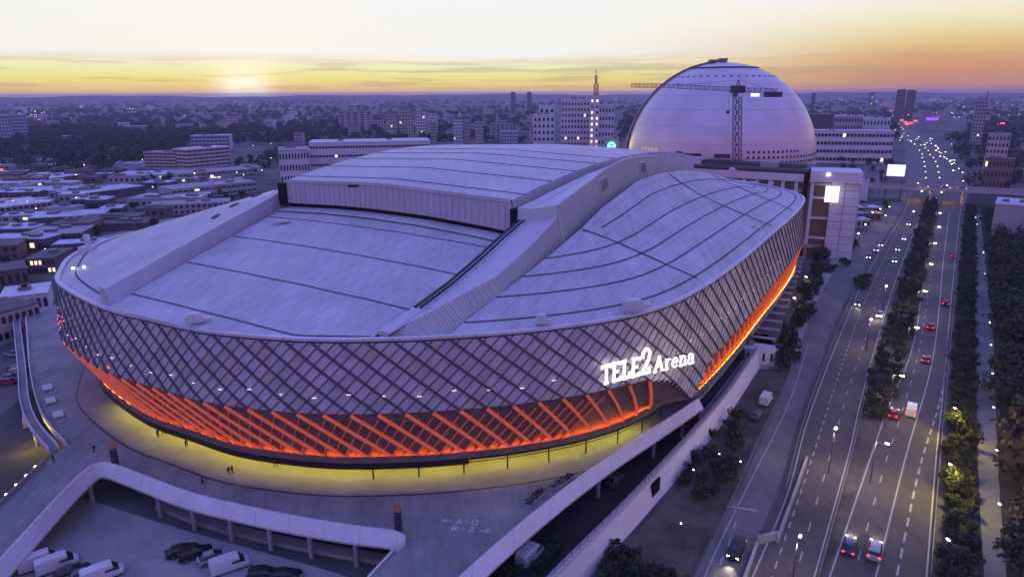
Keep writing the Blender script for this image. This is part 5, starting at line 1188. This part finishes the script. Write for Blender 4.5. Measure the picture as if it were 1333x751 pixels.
# ---- far city: scattered blocks
fm = []
for k, (wl, rf) in enumerate((('white', 'pale'), ('cream', 'grey'), ('grey', 'grey'), ('blue', 'blue'), ('brick', 'red'), ('grey', 'dark'))):
    a = MB(); a.box((0, 0, .5), (1, 1, 1)); b = MB(); b.box((0, 0, 1.015), (1.03, 1.03, .05))
    w = MB()
    for i in range(4):
        for j in range(6): w.box((-.42 + j * .168, -.5, .14 + i * .24), (.09, .02, .10))
    fm.append((a.mesh('far_wall', WALLS[wl]), b.mesh('far_roof', M_rf[rf]), w.mesh('far_windows', M_wn)))
FARL = [('pale small block in the hazy suburb toward the horizon', 'pale blocks in the hazy suburb'), ('cream small block in the hazy suburb toward the horizon', 'cream blocks in the hazy suburb'), ('grey small block in the hazy suburb toward the horizon', 'grey blocks in the hazy suburb'), ('bluish small hall in the hazy suburb toward the horizon', 'bluish halls in the hazy suburb'), ('red roofed brick block in the hazy suburb toward the horizon', 'red roofed blocks in the hazy suburb'), ('dark roofed grey block in the hazy suburb toward the horizon', 'dark roofed blocks in the hazy suburb')]
placed = 0
def blocked(px, py):
    if 395 < px < 570 and py > 178: return True
    if 690 < px < 806 and py > 135: return True
    if px > 1150 and px < 1265 and py > 158: return True
    return 806 < px < 1066 or py > 190 and px > 330
while placed < 230:
    px = random.uniform(-30, 1360); py = 126.5 + 62 * random.random() ** 1.9
    if px > 1050: py = min(py, 170)
    if blocked(px, py): continue
    if px < 420 and py > 170 and random.random() < .8: continue
    p = at(px, py - (px - 666) * .0095 + 1, 0)
    if p.y < 300 or p.y > 7600: continue
    k = random.randrange(6); dist = p.length; w = random.uniform(9, 26) * (1 + dist / 5000); wh_ = ('beyond the left wood' if px < 330 else 'beyond the long white hall' if px < 690 else 'behind the white office towers' if px < 1000 else 'right of the dome') + (', near the horizon' if py < 136 else ', in the middle distance' if py < 150 else ', on its near side'); t = thing('suburb_block', FARL[k][0].replace('in the hazy suburb toward the horizon', wh_), 'building', p, random.uniform(-.5, .5), FARL[k][1] + ' ' + wh_, local=True)
    h = random.choice((6, 8, 10, 14, 18)) * (1 + dist / 9000); dp = random.uniform(10, 16); s3 = (w, dp, h)
    inst('wall', fm[k][0], t, sc=s3); inst('roof', fm[k][1], t, sc=s3)
    if dist < 2600: o = inst('windows', fm[k][2], t, sc=s3); o['kind'] = 'stuff'
    placed += 1
# ------------------------------------------------------------------ trees
def crown_mesh(name, n, rx, rz, leaf, m, seed, lobes=7, low=0.0):
    rnd = random.Random(seed); mb = MB(); cs = []
    for k in range(lobes):
        a = rnd.uniform(0, 6.28); r = rnd.uniform(.15, .62) * rx; cs.append((Vector((r * math.cos(a), r * math.sin(a), rz * rnd.uniform(.55 if k else .9, 1.5))), rnd.uniform(.32, .55)))
    for k in range(n):
        c, q = rnd.choice(cs); v = Vector((rnd.gauss(0, 1), rnd.gauss(0, 1), rnd.gauss(0, .9))).normalized() * (rnd.random() ** .35)
        p = c + Vector((v.x * rx * q, v.y * rx * q, v.z * rz * q)); p.z = max(p.z, low)
        nn = (v + Vector((rnd.gauss(0, .5), rnd.gauss(0, .5), rnd.gauss(.35, .5)))).normalized(); a = nn.cross(Vector((rnd.gauss(0, 1), rnd.gauss(0, 1), rnd.gauss(0, 1)))).normalized() * leaf * rnd.uniform(.6, 1.3); b = nn.cross(a)
        mb.face((p - a, p - b * .7, p + a, p + b * .7), 0 if rnd.random() < .75 else 1)
    return mb.mesh(name, [m, M_leaf2 if m is M_leaf else M_leaf])
def trunk_mesh(name, h, r):
    mb = MB(); mb.tube((0, 0, -.1), (0, 0, h * .55), r, r * .7, 7, False); mb.tube((0, 0, h * .55), (.2, .1, h), r * .7, r * .3, 6, False)
    for k in range(5):
        a = k * 1.26; mb.tube((0, 0, h * (.4 + .08 * k)), (math.cos(a) * h * .28, math.sin(a) * h * .28, h * (.68 + .05 * k)), r * .4, r * .12, 5, False)
    return mb.mesh(name, M_bark)
TM = [(crown_mesh('crown_a', 620, 4.2, 4.6, .42, M_leaf, 1), trunk_mesh('trunk_a', 6.5, .28)), (crown_mesh('crown_b', 620, 3.4, 5.4, .40, M_leaf2, 2, 8), trunk_mesh('trunk_b', 7.5, .25)), (crown_mesh('crown_c', 560, 4.8, 4.0, .45, M_leaf3, 3, 9), trunk_mesh('trunk_c', 5.5, .3)), (crown_mesh('crown_d', 620, 3.8, 4.4, .40, M_leaf, 4, 6), trunk_mesh('trunk_d', 6.0, .26))]
SM = [crown_mesh('shrub_a', 380, 2.1, 1.4, .26, M_leaf2, 11, 7), crown_mesh('shrub_b', 380, 2.4, 1.3, .28, M_leaf3, 12, 8), crown_mesh('shrub_c', 380, 1.9, 1.7, .26, M_leaf, 13, 6)]
TADJ = ('dark rounded tree', 'taller olive green tree', 'broad brown tinged tree', 'dark uneven tree')
WOOD = [MB() for k in range(3)]
def tree(p, sc, lab, group, k=None, sz=1.0):
    k = random.randrange(4) if k is None else k
    t = thing('tree', lab.replace('@', TADJ[k]), 'tree', p, random.uniform(0, 6.28), (group + ', ' + TADJ[k].split(' tree')[0]) if group else None, local=True); t.scale = (sc, sc, sc * sz)
    inst('trunk', TM[k][1], t); inst('crown', TM[k][0], t); return t
def mass(p, sc):
    """one crown of a wood that reads as a mass"""
    mb = random.choice(WOOD); rx, rz = 4.3 * sc * random.uniform(.8, 1.2), 4.6 * sc
    for i in range(110):
        v = Vector((random.gauss(0, 1), random.gauss(0, 1), random.gauss(0, 1))).normalized(); q = random.uniform(.6, 1.05); c = Vector((p.x + v.x * rx * q, p.y + v.y * rx * q, rz * 1.1 + v.z * rz * q))
        nn = (v + Vector((random.gauss(0, .5), random.gauss(0, .5), random.gauss(.3, .5)))).normalized(); a = nn.cross(Vector((random.gauss(0, 1), random.gauss(0, 1), random.gauss(0, 1)))).normalized() * sc * random.uniform(.5, 1.1); b = nn.cross(a)
        mb.face((c - a, c - b * .7, c + a, c + b * .7))
def shrub(p, sc, lab, group):
    k = random.randrange(3); o = inst('shrub', SM[k], None, p, random.uniform(0, 6.28), (sc, sc, sc * random.uniform(.8, 1.3))); tag(o, lab, 'shrub', group); return o
def seg(i, n):
    f = i / n; return ('at the bottom end', 'in the lower half', 'halfway along', 'in the upper half', 'close to the bridge')[min(4, int(f * 5))]
# median planting: shrubs and small trees between the carriageways
SADJ = ('olive shrub', 'brown leaved shrub', 'dark green shrub')
def shrub(p, sc, lab, group):
    k = random.randrange(3); o = inst('shrub', SM[k], None, p, random.uniform(0, 6.28), (sc, sc, sc * random.uniform(.8, 1.3))); tag(o, lab.replace('@', SADJ[k]), 'shrub', group + ', ' + SADJ[k]); return o
mc = cat_rom([at(*p, 0) for p in [(1139, 543), (1150, 500), (1165, 448), (1186, 370), (1206, 290), (1213, 262)]], 10)
rs, L_ = resample(mc, 58)
for i, (p, s) in enumerate(sides(rs)):
    for q in range(3):
        c = p + s * ((q - 1) * 2.2 + random.uniform(-.7, .7)) * (1 if i > 2 else .6)
        if q == 1 and i % 6 != 5: tree(c, random.uniform(.34, .50), '@ in the planted strip between the carriageways, ' + seg(i, 59), 'trees of the median strip ' + seg(i, 59), sz=.85)
        else: shrub(c, random.uniform(.8, 1.3), '@ in the planted strip between the carriageways, ' + seg(i, 59), 'shrubs in the median strip ' + seg(i, 59))
# row right of the motorway
rc_ = cat_rom([at(*p, 0) for p in [(1240, 790), (1245, 700), (1250, 600), (1254, 480), (1259, 360), (1263, 270)]], 10); rs, L_ = resample(rc_, 76)
for i, (p, s) in enumerate(sides(rs)):
    for q in range(3):
        c = p + s * ((q - 1) * 1.6 + random.uniform(-.6, .6))
        if q == 1: tree(c, random.uniform(.34, .50), '@ in the row right of the motorway, ' + ('inner side, ' if q == 0 else '') + seg(i, 77), 'trees right of the motorway ' + seg(i, 77), sz=.85)
        else: shrub(c, random.uniform(.7, 1.15), '@ in the row right of the motorway, ' + ('inner side, ' if q == 0 else '') + seg(i, 77), 'shrubs right of the motorway ' + seg(i, 77))
def scatter(polypx, n, fn, mind=3.0):
    """n points inside a polygon given in ground pixels, evenly over the real ground"""
    P_ = [at(*q, 0) for q in polypx]; x0, x1 = min(p.x for p in P_), max(p.x for p in P_); y0, y1 = min(p.y for p in P_), max(p.y for p in P_); got = []; tries = 0
    while len(got) < n and tries < n * 60:
        tries += 1; x_, y_ = random.uniform(x0, x1), random.uniform(y0, y1); ins = False
        for i in range(len(P_)):
            a, b = P_[i], P_[i - 1]
            if (a.y > y_) != (b.y > y_) and x_ < (b.x - a.x) * (y_ - a.y) / (b.y - a.y) + a.x: ins = not ins
        if not ins or any((x_ - g[0]) ** 2 + (y_ - g[1]) ** 2 < mind * mind for g in got): continue
        got.append((x_, y_)); fn(Vector((x_, y_, 0)))
scatter([(1313, 800), (1304, 600), (1297, 440), (1289, 340), (1283, 285), (1372, 300), (1385, 500), (1400, 800)], 96, lambda p: tree(p, random.uniform(.95, 1.5), '@ in the wood beyond the park path, ' + seg(p.y - 90, 330), 'trees of the wood beyond the park path ' + seg(p.y - 90, 330)), 3.9)
scatter([(1330, 790), (1322, 600), (1306, 440), (1296, 340), (1290, 285), (1480, 300), (1560, 500), (1600, 790)], 260, lambda p: mass(p, random.uniform(.8, 1.2)), 3)
scatter([(1264, 268), (1245, 215), (1225, 180), (1290, 172), (1400, 185), (1400, 262), (1300, 262)], 30, lambda p: tree(p, random.uniform(1.0, 1.6), '@ on the slope right of the far motorway', 'trees right of the far motorway'), 8)
scatter([(1268, 268), (1250, 215), (1232, 182), (1290, 172), (1420, 185), (1420, 262), (1300, 262)], 150, lambda p: mass(p, random.uniform(1.0, 1.5)), 5)
scatter([(1075, 212), (1170, 214), (1172, 240), (1112, 250)], 20, lambda p: tree(p, random.uniform(.7, 1.1), '@ beside the billboard and the flag poles', 'trees by the billboard'), 7)
scatter([(1108, 312), (1150, 296), (1165, 272), (1120, 268), (1100, 280)], 12, lambda p: tree(p, random.uniform(.4, .7), '@ beside the pavilions at the slip road', 'trees by the pavilions'), 4)
scatter([(1012, 470), (1060, 352), (1072, 352), (1062, 385), (1034, 455), (1018, 490)], 34, lambda p: shrub(p, random.uniform(1.0, 1.9), '@ in the strip between the low wing and the slip road', 'shrubs by the low wing'), 2)
scatter([(1060, 345), (1080, 322), (1112, 318), (1100, 345), (1075, 362)], 14, lambda p: shrub(p, random.uniform(1.0, 1.8), '@ in the bed below the panelled tower', 'shrubs below the panelled tower'), 2.5)
scatter([(1112, 374), (1128, 352), (1136, 356), (1124, 380)], 8, lambda p: shrub(p, random.uniform(.7, 1.1), '@ on the wedge between slip road and motorway', 'shrubs on the wedge'), 1.6)
scatter([(770, 790), (800, 715), (860, 740), (900, 770)], 26, lambda p: shrub(p, random.uniform(.6, 1.0), '@ at the foot of the white wall at the bottom edge', 'shrubs at the wall foot'), 1.3)
scatter([(880, 640), (930, 560), (960, 540), (955, 610), (925, 660)], 16, lambda p: shrub(p, random.uniform(.8, 1.3), '@ on the grass slope between white wall and side lane', 'shrubs on the grass slope'), 2)
scatter([(640, 790), (690, 712), (740, 690), (700, 770)], 14, lambda p: shrub(p, random.uniform(.5, .9), '@ in the dark lane under the right deck edge', 'shrubs in the dark lane'), 1)
tree(at(950, 622, 0), .45, 'slim lone tree on the grass slope beside the side lane', None, 1)
LT = '@ in the wood on the left below the horizon'
scatter([(-30, 236), (150, 222), (190, 214), (250, 188), (330, 184), (400, 195), (420, 170), (-40, 168)], 36, lambda p: tree(p, random.uniform(1.3, 2.0), LT, 'trees of the left wood'), 14)
scatter([(-30, 238), (60, 228), (150, 224), (192, 214), (250, 188), (330, 184), (400, 195), (420, 170), (-40, 168)], 620, lambda p: mass(p, random.uniform(1.3, 2.0)), 8)
scatter([(330, 220), (400, 205), (400, 196), (345, 200)], 30, lambda p: mass(p, random.uniform(.9, 1.2)), 6)
scatter([(185, 246), (225, 242), (226, 232), (190, 234)], 5, lambda p: tree(p, random.uniform(.9, 1.2), '@ between the blue hall and the works building', 'trees beside the works buildings'), 8)
scatter([(300, 232), (370, 222), (380, 205), (310, 212)], 16, lambda p: tree(p, random.uniform(.9, 1.3), '@ behind the works buildings near the stadium roof', 'trees behind the works buildings'), 8)
scatter([(-20, 300), (60, 290), (150, 306), (60, 330), (-20, 345)], 14, lambda p: tree(p, random.uniform(.5, .8), '@ in the belt between the works yards left of the stadium', 'trees of the works belt'), 6)
scatter([(120, 286), (330, 262), (330, 250), (200, 268), (110, 278)], 12, lambda p: tree(p, random.uniform(.6, .9), '@ beside the car park of the works buildings', 'trees of the works car park'), 7)
for q in ((20, 325), (88, 300), (130, 308), (200, 296), (10, 350)): tree(at(*q, 0), .8, '@ among the low works buildings on the left', 'trees among the left works buildings')
for k, o in enumerate(WOOD):
    o = o.build('dense_wood', (M_leaf, M_leaf2, M_leaf3)[k], kind='stuff')
# farther woods as one mass of low crowns
mb = MB()
def far_crown(p, r):
    k = len(mb.v); 
    for i in range(26):
        v = Vector((random.gauss(0, 1), random.gauss(0, 1), random.gauss(0, 1))).normalized(); v.z = abs(v.z) if random.random() < .75 else v.z; c = p + Vector((v.x * r, v.y * r, r * .75 + v.z * r * .8)); a = v.cross(Vector((random.gauss(0, 1), random.gauss(0, 1), random.gauss(0, 1)))).normalized() * r * .42; b = v.cross(a) * .8
        mb.face((c - a, c - b, c + a, c + b))
cnt = 0
while cnt < 3200:
    px = random.uniform(-60, 1400); py = 125.5 + 60 * random.random() ** 1.5
    if 1165 < px < 1260 and py > 155 or 690 < px < 806 and py > 150: continue
    f_ = math.sin(px * .031 + py * .4) + math.sin(px * .013 - py * .9 + 1) + random.uniform(-.9, .9)
    if f_ < -.2: continue
    p = at(px, py - (px - 666) * .0105 + 1.2, 0)
    if p.y < 500 or p.y > 8000: continue
    far_crown(p, random.uniform(4, 7.5) * (1 + p.length / 5000)); cnt += 1
o = mb.build('far_woods', M_leaf, kind='stuff'); o['label'] = 'hazy dark woods spread between the far suburbs'; o['category'] = 'woods'
# ------------------------------------------------------------------ street lamps
M_pole = mat('lamp_pole_dark', (.06, .06, .065), .6)
def lamp_meshes():
    pm = MB(); pm.tube((0, 0, 0), (0, 0, 1), .12, .07, 6); hm = MB(); hm.bar((0, 0, .2), (0, 1.6, .35), .09); hd = MB(); hd.box((0, 1.8, .32), (.34, .7, .14))
    return pm.mesh('lamp_pole', M_pole), hm.mesh('lamp_arm', M_pole), hd.mesh('lamp_head_white', M_lampw), hd.mesh('lamp_head_warm', M_lampy)
LPM = lamp_meshes()
def street_lamp(px, py, h, lab, group, warm=True, k=1.0, lightE=0, rz=0.0):
    p = at(px, py, h); t = thing('street_lamp', lab, 'street lamp', (p.x, p.y, 0), rz, group, local=True)
    inst('pole', LPM[0], t, sc=(k, k, h)); ar = inst('arm', LPM[1], t, (0, 0, h - .3)); inst('lamp_head', LPM[3 if warm else 2], t, (0, 1.8 * (1 - k), h - .3 - .32 * (k - 1)), sc=(k, k, k))
    if lightE: light('lamp_light', (p.x, p.y, h - .6), lightE, (1, .66, .34) if warm else (1, .78, .60), .3)
MG = 'lamps along the median strip'
for px, py in ((1219, 277), (1217, 295), (1211, 316), (1205, 343), (1196, 378), (1184, 425), (1163, 487), (1141, 574)): street_lamp(px, py, 9, 'tall lit street lamp leaning over the right carriageway from the median strip', MG, False, 1 + (600 - py) / 420, 2400, HEAD - 1.57)
for px, py in ((1153, 374), (1133, 418), (1086, 562), (1038, 706), (1189, 276)): street_lamp(px, py, 9, 'lit street lamp on the left carriageway', 'lamps of the left carriageway', False, 1 + (700 - py) / 520, 2200, HEAD)
for px, py in ((1284, 330), (1287, 358), (1294, 422), (1296, 452), (1299, 490), (1301, 535), (1306, 592), (1311, 664), (1275, 293), (1273, 284)): street_lamp(px, py, 5, 'short park lamp at the edge of the park path', 'park path lamps', False, .75, 60)
for px, py, lab in ((1250, 536, 'lit street lamp over the upper one of the two yellow lit trees'), (1245, 611, 'lit street lamp over the lower one of the two yellow lit trees')):
    street_lamp(px, py, 6.6, lab, 'lamps inside the tree row', True, .9)
    p = at(px, py, 6.6); v = (Vector((0, 0, CAMZ)) - p).normalized(); t_ = tree(Vector((p.x + .5, p.y + 1.8, 0)), .78, '@ glowing yellow under a street lamp, ' + ('upper one' if py < 580 else 'lower one'), None, 1, .9)
    light('lamp_light', p + v * 1.6 + Vector((0, 0, .9)), 5000, (1, .78, .08), .3)
street_lamp(1244, 712, 6.6, 'dim white street lamp in the tree row at the bottom edge', None, False, .9)
for px, py in ((1052, 362), (1037, 390), (1107, 317), (1120, 305), (1129, 293), (1155, 281), (1148, 273), (1138, 277), (1160, 270)): street_lamp(px, py, 6, 'lit street lamp along the slip road and pavilions', 'lamps of the slip road', True, 1.5, 500)
for px, py in ((906, 618), (940, 597), (968, 607), (890, 690)): street_lamp(px, py, 4, 'small pale lamp on the grass slope below the white wall', 'lamps on the grass slope', False, .55, 0)
FL = 'lit street lamp beside the far motorway beyond the bridge'
fl_ = [(1202, 250), (1197, 239), (1207, 232), (1206.5, 224), (1205.6, 217), (1204.5, 211), (1202, 205.6), (1202, 201), (1198, 196), (1228, 251), (1235, 242), (1225, 232), (1223.5, 224.5), (1222, 217), (1219.5, 211), (1216.5, 205.6), (1212, 201.6), (1209.6, 196.4), (1206, 193), (1274, 246), (1261, 246), (1256, 236), (1255, 225), (1250, 220), (1244, 209), (1240, 188)]
for px, py in fl_: street_lamp(px, py, 8, FL, 'lamps of the far motorway', random.random() < .6, 1.6, 0)
for k in range(46):
    f = random.random(); px = 1200 - 36 * f + random.gauss(0, 7) if k % 2 else 1212 + 30 * random.random() + random.gauss(0, 3); py = 192 - 30 * f + random.gauss(0, 2) if k % 2 else 186 + (px - 1212) * 1.0 + random.gauss(0, 4)
    street_lamp(px, py, 8, 'distant lit lamp in the busy junction at the end of the motorway', 'lamps of the distant junction', random.random() < .5, random.uniform(1.4, 2.4), 0)
for k in range(22): street_lamp(1104 + random.random() * 46, 161 + random.random() * 9, 9, 'lit yard lamp behind the long white office', 'yard lamps behind the white office', False, random.uniform(1.8, 2.8), 0)
for px, py in ((33, 263), (44, 272), (97, 258), (120, 260), (187, 255), (197, 244), (108, 215), (97, 228), (184, 208), (78, 289), (55, 325), (236, 226), (252, 226), (275, 230), (316, 228), (307, 225), (329, 190), (97, 178), (101, 178), (92, 188), (180, 178), (37, 174), (48, 176), (17, 375), (340, 222), (352, 206), (365, 195), (385, 212), (402, 196), (352, 187), (414, 178), (500, 176), (576, 154), (413, 164), (440, 150), (480, 150), (14, 262), (226, 210)): street_lamp(px, py, 7, 'lit lamp among the works yards and trees on the left', 'lamps on the left', random.random() < .5, .8 + (300 - py) / 110, 0)
mb = MB(); p = at(277, 256, 0); q = far(276, 231, p.length); t = thing('lamp_mast', 'white signal mast with a lit top standing before the works buildings', 'mast', p); mb.box((p + q) / 2, (2.2, 2.2, (q - p).length)); mb.build('shaft', M_white, t); mb = MB(); mb.box(q + ZZ * .8, (1.2, 1.2, 1.0)); mb.build('lamp', M_lampw, t)
# the countless small lights of the far suburbs
mb1, mb2, mb3 = MB(), MB(), MB()
for k in range(420):
    if k < 70: px, py = random.gauss(44, 12), random.gauss(150, 6)
    elif k < 100: px, py = random.gauss(168, 6), random.gauss(143, 3)
    elif k < 170: px, py = random.uniform(1050, 1333), random.uniform(128, 165)
    else: px, py = random.uniform(0, 1333), 128 + 40 * random.random() ** 1.5
    py = max(py, 129.5); p = at(px, py - (px - 666) * .009, 0)
    if 806 < px < 1066 or p.y < 400: continue
    s = .00034 * p.length * random.uniform(.5, 1.4); z = random.uniform(7, 14)
    (mb1 if random.random() < .6 else mb2).box((p.x, p.y, z), (s, s, s * .8))
for px, py in ((1173, 160), (1171, 152), (1161, 147), (1304, 165), (1191, 161), (1300, 167), (1185, 164), (1180, 166), (1178, 163), (4, 232)):
    p = at(px, py + 2, 0); mb3.box((p.x, p.y, 9), (.003 * p.length, .003 * p.length, .0018 * p.length))
o = mb1.build('far_white_lights', mat('far_light_white', (1, 1, 1), emit=5, ecol=(1, .93, .85)), kind='stuff'); o = mb2.build('far_warm_lights', mat('far_light_warm', (1, .8, .5), emit=5, ecol=(1, .75, .4)), kind='stuff'); o = mb3.build('far_red_lights', mat('far_light_red', (1, .2, .1), emit=2.0, ecol=(1, .12, .08)), kind='stuff')
p = at(1213, 159.5, 0); mb = MB(); mb.box((p.x, p.y, 8), (26, 6, 7)); o = mb.build('violet_lit_hall', mat('violet_neon', (.4, .1, 1), emit=1.6, ecol=(.25, .06, 1))); tag(o, 'low hall glowing violet at the end of the motorway', 'hall')
# ------------------------------------------------------------------ haze
hm = bpy.data.materials.new('haze_air'); hm.use_nodes = True; t = hm.node_tree; t.nodes.clear()
pv = t.nodes.new('ShaderNodeVolumePrincipled'); pv.inputs['Color'].default_value = (.72, .70, .98, 1); pv.inputs['Density'].default_value = HAZE; pv.inputs['Anisotropy'].default_value = .15
oo = t.nodes.new('ShaderNodeOutputMaterial'); t.links.new(pv.outputs[0], oo.inputs['Volume'])
mb = MB(); mb.box((0, 6700, 46.5), (30000, 15400, 101)); o = mb.build('haze', hm); o['kind'] = 'stuff'
